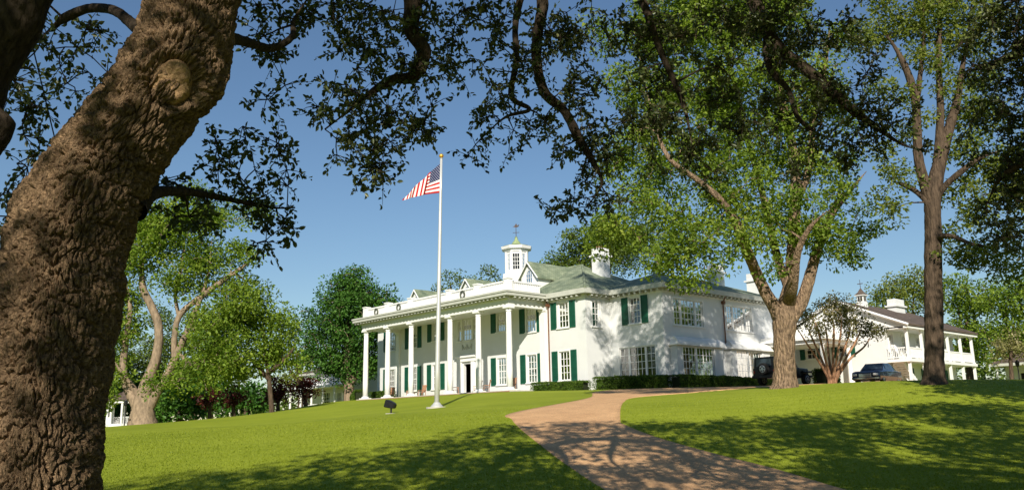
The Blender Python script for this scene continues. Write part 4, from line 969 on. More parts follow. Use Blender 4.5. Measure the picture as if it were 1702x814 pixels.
def make_tree(name, label, limbs, lobes, bark, leaf, rng, rc=.7, dens=1.0, per=26, L=.16, Wd=.09, twig=(.09, .015), group=None, cat='tree', nside=12, off=None, cname='crown'):
    b0 = limbs[0][0]; z = gz1(b0[0], b0[1]); limbs = [np.array(l) for l in limbs]; limbs[0][0][2] = z-.15
    t = thing(name, label, cat, (b0[0], b0[1], z), group); Ps = []
    for k, l in enumerate(limbs):
        o, P = limb_obj('trunk' if k == 0 else 'limb', l, nside, bark, t, seed=k); Ps.append(P)
    C = lobe_clumps(lobes, rc, dens, rng)
    if off is not None: C = np.vstack([C, off])
    ok = C[:, 2] > gz(C[:, 0], C[:, 1])+.5*rc; C = C[ok]
    segs_obj('branches', connect(Ps, C, rng, *twig), 5, bark, t)
    V, Fc, tt = leaf_arrays(*blob_leaves(C, per, rc, L, Wd, rng)); o = np_obj(cname, V, Fc, leaf, t, tt); tag(o, kind='stuff')
    return t

# ------------------------------------------------------------------ pecan in front of the east wing
rng = np.random.default_rng(5)
u1 = 42
l1 = [PL(u1, (1305, 650, 27), (1305, 636, 20.5), (1304, 600, 17.5), (1303, 565, 17.5), (1304, 535, 19), (1308, 505, 15), (1314, 470, 12), (1318, 420, 11), (1320, 370, 10), (1322, 320, 9), (1318, 250, 8), (1300, 170, 7), (1288, 90, 6), (1282, 20, 5), (1275, -60, 4), (1262, -150, 3)),
      PL(u1, (1302, 545, 13), (1288, 512, 11), (1272, 485, 10), (1258, 455, 9), (1243, 420, 9, 41), (1228, 380, 8, 40.5), (1200, 335, 6, 40), (1160, 300, 5, 39.5), (1110, 260, 4, 39), (1085, 190, 2.4, 40.5), (1062, 90, 1.5, 42), (1050, -20, 1, 43)),
      PL(u1, (1306, 540, 13), (1328, 510, 11), (1340, 480, 10), (1350, 445, 9), (1362, 405, 8), (1385, 350, 7, 43), (1412, 318, 6, 43.5), (1440, 285, 3, 44)),
      PL(u1, (1313, 480, 9), (1296, 440, 7, 42.5), (1280, 380, 6, 43), (1262, 300, 5, 43.5), (1235, 210, 4, 44), (1215, 120, 3, 44), (1190, 20, 3, 44), (1160, -100, 2, 43)),
      PL(u1, (1321, 340, 8), (1345, 280, 6), (1352, 200, 5), (1370, 120, 4), (1380, 40, 3)),
      PL(u1, (1310, 505, 12), (1318, 470, 9, 40.5), (1326, 420, 6, 39.5), (1345, 380, 4, 38.8), (1375, 350, 3, 38))]
lb1 = LB(u1, (1030, 375, 48, 40), (1005, 400, 30, 41), (1100, 425, 45, 40), (1140, 458, 32, 40), (1085, 340, 60, 41), (1160, 385, 62, 40), (1180, 440, 34, 39.5), (1225, 335, 70, 41), (1250, 400, 42, 39), (1310, 360, 60, 41), (1375, 385, 52, 41), (1430, 372, 36, 42), (1412, 425, 28, 42), (1400, 330, 36),
         (1180, 265, 75), (1085, 255, 70), (1290, 255, 75), (1375, 275, 50), (1110, 160, 75), (1215, 150, 85), (1320, 140, 80), (1045, 150, 50), (1180, 50, 80), (1290, 40, 75), (1075, 60, 55), (1395, 190, 45), (1030, 270, 45), (1210, -40, 80), (1100, -30, 60), (1300, -50, 70), (1290, 450, 18, 39), (1400, 60, 35), (1000, 60, 34), (1015, -40, 50), (1100, -110, 65), (1200, -140, 75), (1300, -140, 75), (985, -110, 50), (1390, -60, 55), (1060, -190, 60), (1170, -230, 70), (1290, -230, 65), (1400, -140, 50), (1260, 10, 70, 45), (1150, 20, 65, 45), (1100, 60, 55, 45), (1040, -60, 60, 44), (1250, -90, 80, 45), (1150, -80, 70, 45), (1440, -60, 50, 44), (1200, 190, 50, 46))
make_tree('pecan_tree', 'large spreading pecan with thick forked trunk before the mansion wing', l1, lb1, 'bark', 'pecan_leaf', rng, rc=.75, dens=3.0, per=95, L=.2, Wd=.115, twig=(.11, .016), nside=16, group='shade trees on the right lawn')
u2 = 38
l2_ = [PL(u2, (1553, 645, 25), (1553, 628, 18), (1553, 590, 15), (1552, 520, 14.5), (1551, 450, 14), (1551, 390, 13.5), (1550, 350, 13), (1552, 315, 13), (1562, 270, 11), (1574, 225, 9), (1590, 170, 7), (1600, 110, 6), (1612, 40, 4), (1620, -40, 3)),
       PL(u2, (1550, 345, 10), (1538, 310, 9), (1527, 265, 8), (1524, 215, 7.5), (1521, 165, 7), (1508, 120, 6), (1485, 75, 4), (1455, 40, 3)),
       PL(u2, (1556, 300, 9), (1560, 250, 7.5), (1563, 180, 6), (1560, 100, 5), (1562, 20, 4), (1560, -60, 3)),
       PL(u2, (1552, 335, 7), (1570, 310, 5.5, 37.6), (1598, 285, 5, 37), (1630, 262, 4, 36.5), (1665, 250, 2.5, 36)),
       PL(u2, (1550, 355, 6), (1536, 330, 5), (1512, 312, 4, 38.5), (1480, 300, 2.5, 39)), PL(u2, (1522, 180, 6), (1530, 120, 4), (1536, 50, 3), (1532, -20, 2)), PL(u2, (1552, 395, 6), (1580, 392, 4, 37), (1615, 405, 3, 36.5), (1650, 410, 2, 36))]
lb2 = LB(u2, (1480, 35, 42), (1435, 60, 32), (1545, 25, 42), (1520, 95, 30), (1605, 70, 40), (1560, -30, 60), (1470, -30, 50), (1635, 200, 42), (1650, 300, 45), (1605, 255, 36), (1598, 420, 32, 37), (1650, 425, 40, 36.5), (1690, 395, 36, 36), (1585, 385, 22), (1490, 290, 30), (1465, 335, 26), (1500, 355, 18), (1540, 210, 22), (1575, 140, 28), (1620, 350, 34), (1690, 330, 36), (1690, 450, 24, 37), (1460, 150, 24), (1640, 130, 30), (1700, 250, 40), (1500, 160, 26), (1580, 60, 34), (1555, 110, 26), (1600, 180, 30), (1520, 40, 34), (1630, 20, 40), (1590, 320, 26), (1470, 250, 22), (1510, 230, 18))
make_tree('pecan_tree', 'tall slim tree with dark straight trunk on the right lawn', l2_, lb2, 'bark_dark', 'yellow_leaf', rng, rc=.6, dens=3.3, per=70, L=.19, Wd=.105, twig=(.07, .012), nside=16, group='shade trees on the right lawn')

q0 = CAM+fh*17+rt0*20.5; z0 = gz1(q0[0], q0[1])  # unseen tree, added to cast shade on the slim trunk and right lawn
mkl = [np.array([(q0[0], q0[1], z0, .55), (q0[0], q0[1], z0+1, .42), (q0[0]+.1, q0[1], z0+6, .36), (q0[0]-.3, q0[1], z0+12, .22), (q0[0], q0[1]+.4, z0+18, .08)])]
mkl += [np.array([(q0[0], q0[1], z0+5+k, .2), (q0[0]+2.6*math.cos(a_), q0[1]+2.6*math.sin(a_), z0+8+1.4*k, .1)]) for k, a_ in enumerate((0, 2, 4, 5.3))]
make_tree('pecan_tree', 'tall unseen pecan beyond the right edge, added to shade the dark straight trunk', mkl, [((q0[0]+dx, q0[1]+dy, z0+h), (2.6, 2.6, 2.4)) for dx, dy, h in ((0, 0, 19), (2, 1, 16), (-2, 1, 16), (0, -2, 15), (2.4, -1, 12), (-2.4, 0, 12), (.5, 2.4, 12), (0, 0, 13), (1.5, 0, 9), (-1.5, .5, 9))], 'bark_dark', 'pecan_leaf', rng, rc=.9, dens=3.5, per=44, L=.3, Wd=.18, group='shade trees on the right lawn')

# ------------------------------------------------------------------ big multi-stemmed tree at left
u3 = 66
l3 = [PL(u3, (237, 708, 25), (237, 690, 20), (238, 665, 18), (246, 632, 12), (258, 600, 9.5), (264, 565, 8.5), (262, 535, 8), (250, 505, 7.5), (238, 480, 7), (236, 450, 5.5), (240, 400, 4), (250, 350, 2.5)),
      PL(u3, (244, 680, 14), (262, 650, 8.5), (283, 612, 7.5), (298, 580, 7), (312, 548, 5.5), (330, 505, 5), (345, 460, 4), (352, 400, 2.5)),
      PL(u3, (232, 678, 13), (212, 645, 8), (205, 610, 7), (210, 560, 6), (216, 510, 5), (205, 450, 3)),
      PL(u3, (290, 600, 6), (290, 560, 5.5), (300, 522, 6), (338, 490, 6), (375, 463, 5), (412, 437, 3.5), (440, 410, 2)),
      PL(u3, (300, 590, 4), (318, 606, 3.5, 65), (345, 603, 3, 64.5), (368, 611, 2, 64)), PL(u3, (237, 676, 7), (224, 648, 6), (206, 624, 4.6, 65.6), (190, 600, 3, 65.2)), PL(u3, (298, 530, 4), (292, 490, 3.5), (302, 440, 3), (310, 380, 2))]
for l in l3[1:]: l[:, 3] *= .82
l3[0][2:, 3] *= .85
lb3 = LB(u3, (230, 420, 48), (290, 395, 52), (340, 430, 45), (255, 370, 42), (320, 345, 42), (360, 370, 36), (350, 550, 48, 64), (305, 470, 40), (200, 480, 42), (195, 550, 42), (330, 625, 36, 63), (280, 640, 24, 63), (185, 620, 32), (390, 480, 34), (400, 420, 30), (210, 360, 34), (170, 440, 40), (420, 360, 26), (175, 660, 24, 64), (375, 600, 30, 63), (380, 530, 40, 64))
make_tree('shade_tree', 'broad multi-stemmed tree with pale limbs beside the gazebo', l3, lb3, 'bark_pale', 'light_leaf', rng, rc=1.0, dens=4.4, per=90, L=.26, Wd=.15, twig=(.10, .02), group='trees at the left of the lawn')
u4 = 67
make_tree('shade_tree', 'bright green bushy tree hanging over the maroon shrubs', [PL(u4, (452, 690, 4.5), (450, 660, 4), (446, 620, 3.6), (440, 570, 3), (435, 520, 2)), PL(u4, (447, 630, 4), (420, 600, 3), (395, 580, 2)), PL(u4, (446, 620, 4), (475, 595, 3), (490, 575, 2))],
          LB(u4, (430, 510, 34), (400, 545, 34), (445, 560, 36), (390, 520, 28), (478, 600, 24), (440, 605, 30), (395, 610, 30), (460, 540, 24), (370, 575, 28), (350, 610, 24), (415, 480, 22)), 'bark_dark', 'light_leaf', rng, rc=1.0, dens=5.0, per=95, L=.26, Wd=.155, group='trees at the left of the lawn')
u5 = 95
make_tree('evergreen_tree', 'dense dark green tree behind the left end of the portico', [PL(u5, (580, 662, 9), (580, 645, 8), (577, 610, 7), (578, 560, 6), (580, 500, 4), (582, 460, 2)), PL(u5, (580, 640, 6), (596, 618, 4), (610, 600, 3)), PL(u5, (579, 640, 6), (560, 612, 4), (545, 590, 3))],
          LB(u5, (585, 475, 30), (570, 500, 42), (612, 500, 36), (540, 540, 42), (590, 550, 52), (628, 545, 40), (530, 585, 34), (575, 600, 40), (618, 595, 36), (545, 615, 22), (645, 500, 20), (600, 455, 16), (655, 560, 26), (640, 610, 24)), 'bark_pale', 'dark_leaf', rng, rc=1.1, dens=5.5, per=70, L=.29, Wd=.19, twig=(.12, .03), group='trees at the left of the lawn')
# maroon maples
for k, (px, py, r_, u_, lb) in enumerate(((349, 690, 19, 76, 'small maroon maple nearest the big left tree, over a pale stem'), (388, 688, 20, 78, 'maroon maple second from the big left tree, before the dark hedge'), (462, 682, 26, 84, 'widest maroon maple, under the bright green tree'), (508, 676, 22, 90, 'maroon maple left of the white garden lodge'))):
    make_tree('maroon_maple', lb, [PL(u_, (px, py+4, 4), (px, py-8, 3), (px+1, py-24, 2)), PL(u_, (px, py-12, 2.4), (px-8, py-26, 1.4)), PL(u_, (px, py-12, 2.4), (px+9, py-28, 1.4))],
              LB(u_, (px-r_*.4, py-26, r_*.62), (px+r_*.45, py-30, r_*.66), (px, py-40, r_*.7), (px-r_*.2, py-18, r_*.45)), 'bark_dark', 'red_leaf', rng, rc=.55, dens=2.6, per=34, L=.26, Wd=.15, group='maroon maples along the lawn edge', nside=8)
# dark understory trees closing the left background
for k, (px, py, r_, u_, lb) in enumerate(((300, 700, 44, 84, 'dark shadowy thicket shrub right behind the big left tree'), (180, 700, 40, 105, 'dark shrub behind the gazebo'), (410, 688, 34, 98, 'dark shrub behind the second maroon maple'), (100, 700, 60, 95, 'dark shrub behind the leaning oak trunk'), (250, 690, 50, 110, 'tall dark shrub behind the stems of the big left tree'), (350, 690, 40, 100, 'dark shrub behind the first maroon maple'))):
    make_tree('thicket_shrub', lb, [PL(u_, (px, py, 5), (px, py-r_*.5, 4), (px+2, py-r_*1.2, 2))], LB(u_, (px, py-r_*.55, r_*.8), (px-r_*.6, py-r_*.5, r_*.6), (px+r_*.6, py-r_*.5, r_*.6), (px, py-r_*1.1, r_*.6)), 'bark_dark', 'dark_leaf', rng, rc=1.2, dens=4.5, per=40, L=.45, Wd=.3, group='dark shrubs behind the lawn', nside=8, cat='shrub')
# ------------------------------------------------------------------ background trees
bgt = [('evergreen_tree', 'rounded green tree rising behind the mansion roof', 105, (985, 560), ((960, 412, 32), (1000, 392, 36), (1030, 385, 36), (930, 432, 24), (1045, 425, 36), (985, 440, 36), (905, 445, 14), (1010, 425, 30), (1075, 400, 34)), 'mid_leaf', 1.5),
       ('shade_tree', 'small tree top just left of the cupola', 110, (815, 520), ((815, 458, 14), (826, 468, 12), (800, 470, 12)), 'mid_leaf', 1.2),
       ('shade_tree', 'small tree top above the left dormers', 112, (755, 530), ((748, 468, 14), (765, 464, 13), (735, 478, 10)), 'mid_leaf', 1.2),
       ('shade_tree', 'hazy green tree behind the guest house cupola', 105, (1510, 590), ((1480, 490, 30), (1520, 475, 28), (1500, 515, 32), (1545, 500, 28), (1460, 515, 18)), 'yellow_leaf', 1.2),
       ('shade_tree', 'green tree right of the dark trunk, over the guest house roof', 98, (1610, 600), ((1590, 500, 32), (1620, 520, 34), (1600, 545, 28), (1580, 475, 20), (1640, 490, 26)), 'light_leaf', 1.2),
       ('shade_tree', 'green tree at the far right edge behind the outbuilding', 92, (1680, 600), ((1670, 510, 36), (1700, 495, 36), (1650, 555, 28), (1690, 555, 34), (1720, 540, 34)), 'light_leaf', 1.3),
       ('shade_tree', 'low pale tree between the two left background trees', 120, (500, 650), ((480, 560, 22), (500, 590, 22), (465, 590, 20), (488, 535, 12), (515, 560, 12)), 'yellow_leaf', 1.0),
       ('shade_tree', 'leafy tree filling the gap behind the limbs of the big left tree', 108, (320, 690), ((300, 560, 34), (350, 600, 34), (255, 590, 34), (300, 620, 34), (220, 610, 30), (390, 620, 26), (330, 530, 22), (260, 530, 24)), 'mid_leaf', 1.3),
       ('shade_tree', 'tall tree behind the leaning oak trunk', 90, (120, 690), ((120, 560, 50), (160, 500, 45), (90, 480, 50), (170, 600, 40), (60, 560, 50), (130, 640, 40)), 'mid_leaf', 1.2)]
for nm, lb, u_, (tx, ty), lbs, lf, dn in bgt:
    g0 = at(tx, ty, u_); zb = gz1(g0[0], g0[1]); tops = [at(q[0], q[1], u_) for q in lbs]; tc_ = np.mean(tops, 0)
    lim = [np.array([(g0[0], g0[1], zb, .5), (g0[0], g0[1], zb+(tc_[2]-zb)*.4, .38), (tc_[0], tc_[1], tc_[2], .2)])]
    for q in tops[:3]: s0 = lim[0][1]; lim.append(np.array([(s0[0], s0[1], s0[2], .22), (*((s0[:3]+q)/2), .15), (*q, .07)]))
    lobes = LB(u_, *lbs)
    if tops[0][2]-zb > 8: lobes += [((g0[0], g0[1], zb+(tc_[2]-zb)*.55), (3.2, 3, 2.4))]
    make_tree(nm, lb, lim, lobes, 'bark_dark', lf, rng, rc=1.2, dens=dn*3.2, per=70, L=.33, Wd=.2, twig=(.12, .03), group='background trees', nside=8)
for k, (x, y, h, lb) in enumerate(((62, 50, 17, 'unseen tall tree added for window reflections, nearest the drive'), (72, 60, 18, 'unseen tall tree added for window reflections, farthest right'), (54, 60, 16, 'unseen tall tree added for window reflections, behind the outbuilding'))):  # trees out of view, added so the east windows reflect dark foliage
    zb = gz1(x, y); mkl = [np.array([(x, y, zb, .5), (x, y, zb+h*.35, .36), (x+.3, y, zb+h*.8, .15)])]; mkl += [np.array([(x, y, zb+h*.3, .25), (x+3*math.cos(a_), y+3*math.sin(a_), zb+h*.6, .1)]) for a_ in (0, 2, 4)]
    make_tree('shade_tree', lb, mkl, [((x, y, zb+h*.75), (4, 4, 3.5)), ((x+3, y, zb+h*.55), (3, 3, 2.6)), ((x-3, y+1, zb+h*.5), (3, 3, 2.6)), ((x, y-3, zb+h*.5), (3, 3, 2.6))], 'bark_dark', 'mid_leaf', rng, rc=1.3, dens=3.5, per=34, L=.5, Wd=.32, group='background trees', nside=8)
sh = at(1682, 598, 76)
make_tree('garden_shrub', 'dark olive shrub tree before the outbuilding at far right', [PL(76, (1678, 615, 4), (1680, 600, 3), (1683, 575, 2))], LB(76, (1665, 585, 18), (1690, 578, 22), (1680, 565, 16), (1702, 590, 18)), 'bark_dark', 'olive_leaf', rng, rc=.7, dens=3.5, per=34, L=.24, Wd=.14, nside=8, cat='shrub')
# distant wood closing the horizon; unseen arcs are added, taller, for window reflections
def wood():
    Cs = []
    for a_ in np.linspace(-180, 178, 420):
        d_ = 150+25*rng.random(); q = CAM+(fh*math.cos(R(a_))+rt0*math.sin(R(a_)))*d_; zb = gz1(q[0], q[1]); h = (6.5 if abs(a_) < 40 else 13)+3*math.sin(a_*.5)+2.5*rng.random()
        for k in range(10): Cs.append((q[0]+rng.normal()*3, q[1]+rng.normal()*3, zb+h*rng.random()**.8))
    V, Fc, tt = leaf_arrays(*blob_leaves(np.array(Cs), 22, 1.9, .9, .55, rng)); return np_obj('distant_wood', V, Fc, 'mid_leaf', None, tt)
tag(wood(), 'distant belt of woodland behind the houses, with unseen arcs added around the camera', 'woodland', kind='stuff')
# ------------------------------------------------------------------ crape myrtle
u6 = 52; cr = []
for tx, ty, r_ in ((1338, 566, 1.3), (1350, 562, 1.6), (1362, 558, 1.7), (1374, 556, 1.5), (1386, 555, 1.8), (1397, 556, 1.6), (1410, 560, 1.6), (1424, 564, 1.7), (1438, 574, 1.4)):
    k_ = rng.normal()*.5
    cr.append(PL(u6, (1383+(tx-1383)*.07, 642, 3.6), (1383+(tx-1383)*.17, 625, 2.6, u6+k_*.4), (1383+(tx-1383)*.56, 595, 2.0, u6+k_), (tx, ty, r_, u6+k_*1.5), (tx+(tx-1390)*.35, ty-30, .8, u6+k_*2)))
make_tree('crape_myrtle', 'crape myrtle with fan of slender tan stems left of the navy car', cr, LB(u6, (1355, 545, 24), (1385, 530, 28), (1415, 535, 28), (1442, 548, 24), (1370, 505, 20), (1400, 508, 22), (1462, 555, 14), (1340, 525, 18)), 'bark_crape', 'olive_leaf', rng, rc=.4, dens=2.6, per=36, L=.15, Wd=.085, twig=(.03, .008), nside=8)

# ------------------------------------------------------------------ hedges
def hedge(label, pts, wd, h, m='box_leaf', L=.075, n=9000, bump=.1, name='hedge', group='clipped hedges by the mansion', cat='hedge', zo=None):
    P = np.array(pts, float); base_ = P.mean(0); zb = gz1(base_[0], base_[1]) if zo is None else zo
    t = thing(name, label, cat, (base_[0], base_[1], zb), group); core = MB(); seg = np.linalg.norm(np.diff(P, axis=0), axis=1); Ltot = seg.sum(); cs = []; per = []
    for a_, b__, s_ in zip(P, P[1:], seg):
        d_ = (b__-a_)/s_; nrm = np.array((-d_[1], d_[0])); k = int(n*s_/Ltot); ss = rng.random(k)*(s_+wd*.5)-wd*.25
        # cross-section perimeter: side, top, side
        q = rng.random(k)*(2*h+wd); lat = np.where(q < h, -wd/2, np.where(q < h+wd, q-h-wd/2, wd/2)); zz = np.where(q < h, q, np.where(q < h+wd, h, q-h-wd))
        pos = a_+d_*ss[:, None]+nrm*lat[:, None]; p3 = np.c_[pos, np.zeros(k)]; g_ = gz(pos[:, 0], pos[:, 1])
        bmp_ = bump*fbm(np.c_[pos*1.3, zz*1.3], 3, 9); out = np.c_[nrm[0]*np.sign(lat)*(np.abs(lat) > wd*.49), nrm[1]*np.sign(lat)*(np.abs(lat) > wd*.49), (np.abs(lat) < wd*.49).astype(float)]
        p3[:, 2] = g_+zz; p3 += out*(bmp_+rng.normal(size=k)*.03)[:, None]; cs.append(p3); per.append(out)
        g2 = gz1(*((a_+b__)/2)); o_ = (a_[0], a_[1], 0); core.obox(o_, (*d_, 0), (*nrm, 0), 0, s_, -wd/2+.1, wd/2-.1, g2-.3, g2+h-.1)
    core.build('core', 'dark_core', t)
    c = np.concatenate(cs); o_ = np.concatenate(per); k = len(c)
    d_ = unit(o_*.6+rng.normal(size=(k, 3))*.8); nr = unit(o_+rng.normal(size=(k, 3))*.5); s = .6+.8*rng.random(k)
    tt = np.clip(.45+.35*fbm(c*1.1, 3, 4)+rng.normal(0, .2, k), 0, 1)
    V, Fc, t2 = leaf_arrays(c-d_*L*.4, d_, nr, L*s*1.3, L*s*.75, tt); tag(np_obj('foliage', V, Fc, m, t, t2), kind='stuff')
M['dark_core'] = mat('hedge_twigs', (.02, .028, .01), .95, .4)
hedge('low clipped hedge under the window right of the portico', [(21.3, 2.45), (26.4, 2.6)], .9, .62, n=7000)
hedge('clipped hedge before the wing wall with the big paned window', [(26.9, 3.6), (32.0, 5.2)], 1.1, .88, n=10000)
hedge('clipped hedge running under the bay windows of the east wing', [(32.6, 5.6), (32.9, 12.9)], 1.0, .9, n=10000)
hedge('shaded clipped hedge between the bays and the black wagon', [(33.0, 13.4), (33.0, 19.2)], .9, .85, n=7000)
hedge('low square hedge left of the portico, before the dark tree', [(-10.5, 5.4), (-3.9, 1.9)], 1.2, .95, n=6000, L=.1)
hedge('small clipped hedge at the mansion left corner behind the first column', [(-3.2, 2.9), (.2, 2.9)], .7, .7, n=3000, L=.08)
hedge('green hedge behind the crape myrtle stems', [(43.2, 6.6), (42.6, 9.0)], .9, .9, n=3500, L=.1)

# ------------------------------------------------------------------ foreground live oak
rng = np.random.default_rng(11)
uo = 6.5
ob_ = at(30, 1050, uo); oz = gz1(ob_[0], ob_[1])
oak = thing('live_oak', 'massive leaning live oak trunk with healed cut scar at left foreground', 'tree', (ob_[0], ob_[1], oz), 'live oaks over the camera')
TL = PL(uo, (44, 1085, 150), (46, 1010, 124), (48, 920, 108), (52, 814, 98), (61, 690, 96), (80, 580, 97), (96, 500, 95), (112, 413, 91), (136, 340, 86), (172, 275, 82, 6.55), (240, 185, 78, 6.6), (298, 92, 77, 6.7), (322, 0, 75, 6.8), (350, -95, 68, 7.0), (395, -190, 60, 7.2))
TL[0][2] = oz-.1
def oak_trunk():
    P = spline(TL, 62); nth = 420; V, Fc = tube_arrays(P[:, :3], np.ones(len(P)), nth); ctr = np.repeat(P[:, :3], nth, 0); d = V-ctr; rr = np.repeat(P[:, 3], nth)
    surf = ctr+d*rr[:, None]; th = np.tile(np.arange(nth)/nth*2*math.pi, len(P)); sl_ = np.repeat(np.r_[0, np.cumsum(np.linalg.norm(np.diff(P[:, :3], axis=0), axis=1))], nth)
    r2_ = rr*(1+.08*fbm(surf*1.6, 3, 2)+.06*fbm(surf*4.5, 3, 8))
    # burls seen on the outline
    for px, py, u_, rad, h in ((28, 322, 6.45, .17, .11), (200, 478, 6.4, .16, .08), (378, 150, 6.6, .26, .14), (160, 760, 6.4, .2, .05)):
        q = at(px, py, u_); k = np.exp(-np.sum((surf-q)**2, 1)/rad**2); r2_ = r2_+h*k
    kr = unit(ray(284, 138)); dk = surf-CAM; dperp = dk-(dk@kr)[:, None]*kr; front = np.clip(-(d@kr)*2, 0, 1); tdir = unit(at(330, 60, 6.7)-at(240, 200, 6.6)); al = dperp@tdir; dd_ = np.sqrt((al/1.12)**2+np.maximum(np.sum(dperp**2, 1)-al**2, 0)/.92**2)
    r2_ = r2_+front*(-.055*np.exp(-((dd_-.165)/.032)**2)+.04*np.exp(-((dd_-.235)/.045)**2))
    # bark: ridged plates, elongated along the stem and wrinkled across it
    tw = th+sl_*.22; B = np.stack([np.cos(tw)*rr, np.sin(tw)*rr, sl_*.3], 1); wv = np.stack([fbm(surf*5+k*9, 3, k) for k in range(3)], 1)
    a1_, a2_ = worley((B+wv*.045)*21, 3); e = a2_-a1_; b1_, b2_ = worley((B+wv*.04)*34, 7); e2 = b2_-b1_
    plate = np.clip((e-.03)/.15, 0, 1); plate = plate*plate*(3-2*plate); plate2 = np.clip(e2/.2, 0, 1); cellh = fbm((B+wv*.045)*21, 1, 77)
    r2_ = r2_+.045*(plate-.6)*(1+.7*cellh)+.016*(plate2-.5)*plate+.03*fbm(surf*16, 4, 5)
    o = np_obj('trunk', ctr+d*r2_[:, None], Fc, 'bark_oak', oak, smooth=True); at_ = o.data.attributes.new('barkco', 'FLOAT_VECTOR', 'POINT'); at_.data.foreach_set('vector', np.ascontiguousarray(B, np.float32).ravel()); return P
OP = oak_trunk()
# healed cut scar
kn = at(284, 138, 6.6); view = unit(CAM-kn); ax_t = unit(at(330, 60, 6.7)-at(240, 200, 6.6)); ax_t = unit(ax_t-view*(ax_t@view)); ax_s = np.cross(view, ax_t)
nd = ax_s*.10+view*.93-np.array((0, 0, .02)); nd = unit(nd); ax_t = unit(ax_t-nd*(ax_t@nd)); ax_s = np.cross(nd, ax_t)
kc = kn+nd*(-.40+.385+.25-.245)          # centre on the bark surface, refined below
# move the scar centre to the trunk surface along the view ray
ci = np.argmin(np.linalg.norm(np.cross(OP[:, :3]-CAM, unit(kn-CAM)), axis=1)); cpt = OP[ci, :3]; kc = kn+view*(OP[ci, 3]*1.06-(kn-cpt)@view)
ringp = []; nth = 48; prof = [(0.0, -.002), (.03, .006), (.06, .0), (.09, .008), (.12, .004), (.145, -.012), (.165, -.05), (.175, -.16)]
V = []; wob = .04*np.sin(np.arange(nth)*3*2*math.pi/nth+1)+.05*np.sin(np.arange(nth)*2*2*math.pi/nth)
for r_, h in prof:
    for k in range(nth):
        t_ = 2*math.pi*k/nth; rr = r_*(1+wob[k]); jit = .012*math.sin(t_*9+r_*60)*(r_ > .1); V.append(kc+ax_t*rr*1.14*math.cos(t_)+ax_s*rr*.94*math.sin(t_)+nd*(h+jit))
Fc = [(j_*nth+k, j_*nth+(k+1) % nth, (j_+1)*nth+(k+1) % nth, (j_+1)*nth+k) for j_ in range(len(prof)-1) for k in range(nth)]
V = np.array(V); V = V+nd*(.034*fbm(V*np.array((16, 16, 9))+3, 3, 3)+.016*fbm(V*38, 3, 9))[:, None]+ax_s*(.02*fbm(V*9, 2, 12))[:, None]
np_obj('cut_scar', V, np.array(Fc), 'cutwood', oak, smooth=True)
# limbs
olimbs = [PL(6.4, (-70, 470, 62), (-105, 380, 56), (-95, 290, 52), (-62, 200, 48), (-22, 110, 46), (14, 50, 45), (48, -20, 42), (95, -120, 36), (120, -260, 30, 6.2)),
          PL(6.4, (-85, 310, 30), (-40, 262, 28), (-12, 225, 27), (2, 205, 22), (-2, 180, 16)),
          PL(8, (330, -60, 60, 6.9), (430, -190, 50, 7.5), (560, -230, 42, 8.2), (650, -160, 30, 9), (686, -60, 20, 9.4), (687, 0, 17, 9.5), (684, 50, 14, 9.5), (704, 85, 13, 9.5), (690, 125, 11, 9.5), (650, 134, 9, 9.5), (612, 158, 7, 9.4), (575, 188, 5, 9.3), (540, 215, 3, 9.2)),
          PL(10, (560, -230, 36, 8.2), (720, -330, 32, 9.5), (840, -230, 24, 10.5), (888, -90, 15, 11), (902, 0, 11, 11), (893, 60, 9.5, 11), (893, 110, 9, 11), (906, 155, 9, 11), (938, 185, 8, 11), (962, 230, 8, 11), (985, 268, 7, 10.9), (1000, 305, 5, 10.8), (975, 345, 3, 10.7)),
          PL(10.5, (884, -70, 9, 11), (858, 30, 6, 11), (858, 100, 5.5, 10.8), (850, 160, 5, 10.7), (880, 182, 3.5, 10.6), (840, 195, 3, 10.5), (800, 230, 2, 10.4)),
          PL(11, (720, -330, 30, 9.5), (960, -350, 28, 10.5), (1130, -210, 20, 11.5), (1220, -70, 15, 12), (1270, 40, 12, 12), (1300, 85, 11, 12), (1345, 120, 10, 12), (1390, 160, 9, 12), (1440, 200, 7, 12), (1500, 240, 4, 12), (1540, 250, 2, 12)),
          PL(11, (1275, 50, 8, 12), (1278, 110, 6, 11.8), (1310, 150, 5, 11.7), (1330, 200, 4, 11.6), (1390, 240, 2.5, 11.5)),
          PL(10.8, (1060, -280, 20, 11), (1040, -90, 10, 10.8), (1075, 20, 7, 10.6), (1100, 90, 6, 10.5), (1135, 170, 5, 10.4), (1150, 240, 3, 10.3)),
          PL(6.6, (225, 350, 20), (252, 322, 12, 6.9), (300, 318, 8, 7.4), (345, 324, 6, 7.9), (400, 335, 4.5, 8.3), (455, 345, 3, 8.6), (490, 345, 2, 8.8)),
          PL(6.6, (250, 60, 16), (222, 42, 11, 6.8), (190, 18, 9, 7.1), (150, 14, 8, 7.4), (112, 28, 8.5, 7.6), (95, 40, 6, 7.7), (60, 70, 4, 8)),
          PL(7, (372, 60, 12, 6.9), (410, 70, 9, 7.4), (450, 80, 7, 7.8), (485, 62, 6, 8), (488, 35, 4, 8.1), (510, 0, 3, 8.2))]
OL = [OP[::12]]
for k, l in enumerate(olimbs):
    o, P = limb_obj('limb', l, 20 if k < 2 else 14, 'bark_limb_shaded', oak, .10, k+20, 10); OL.append(P)
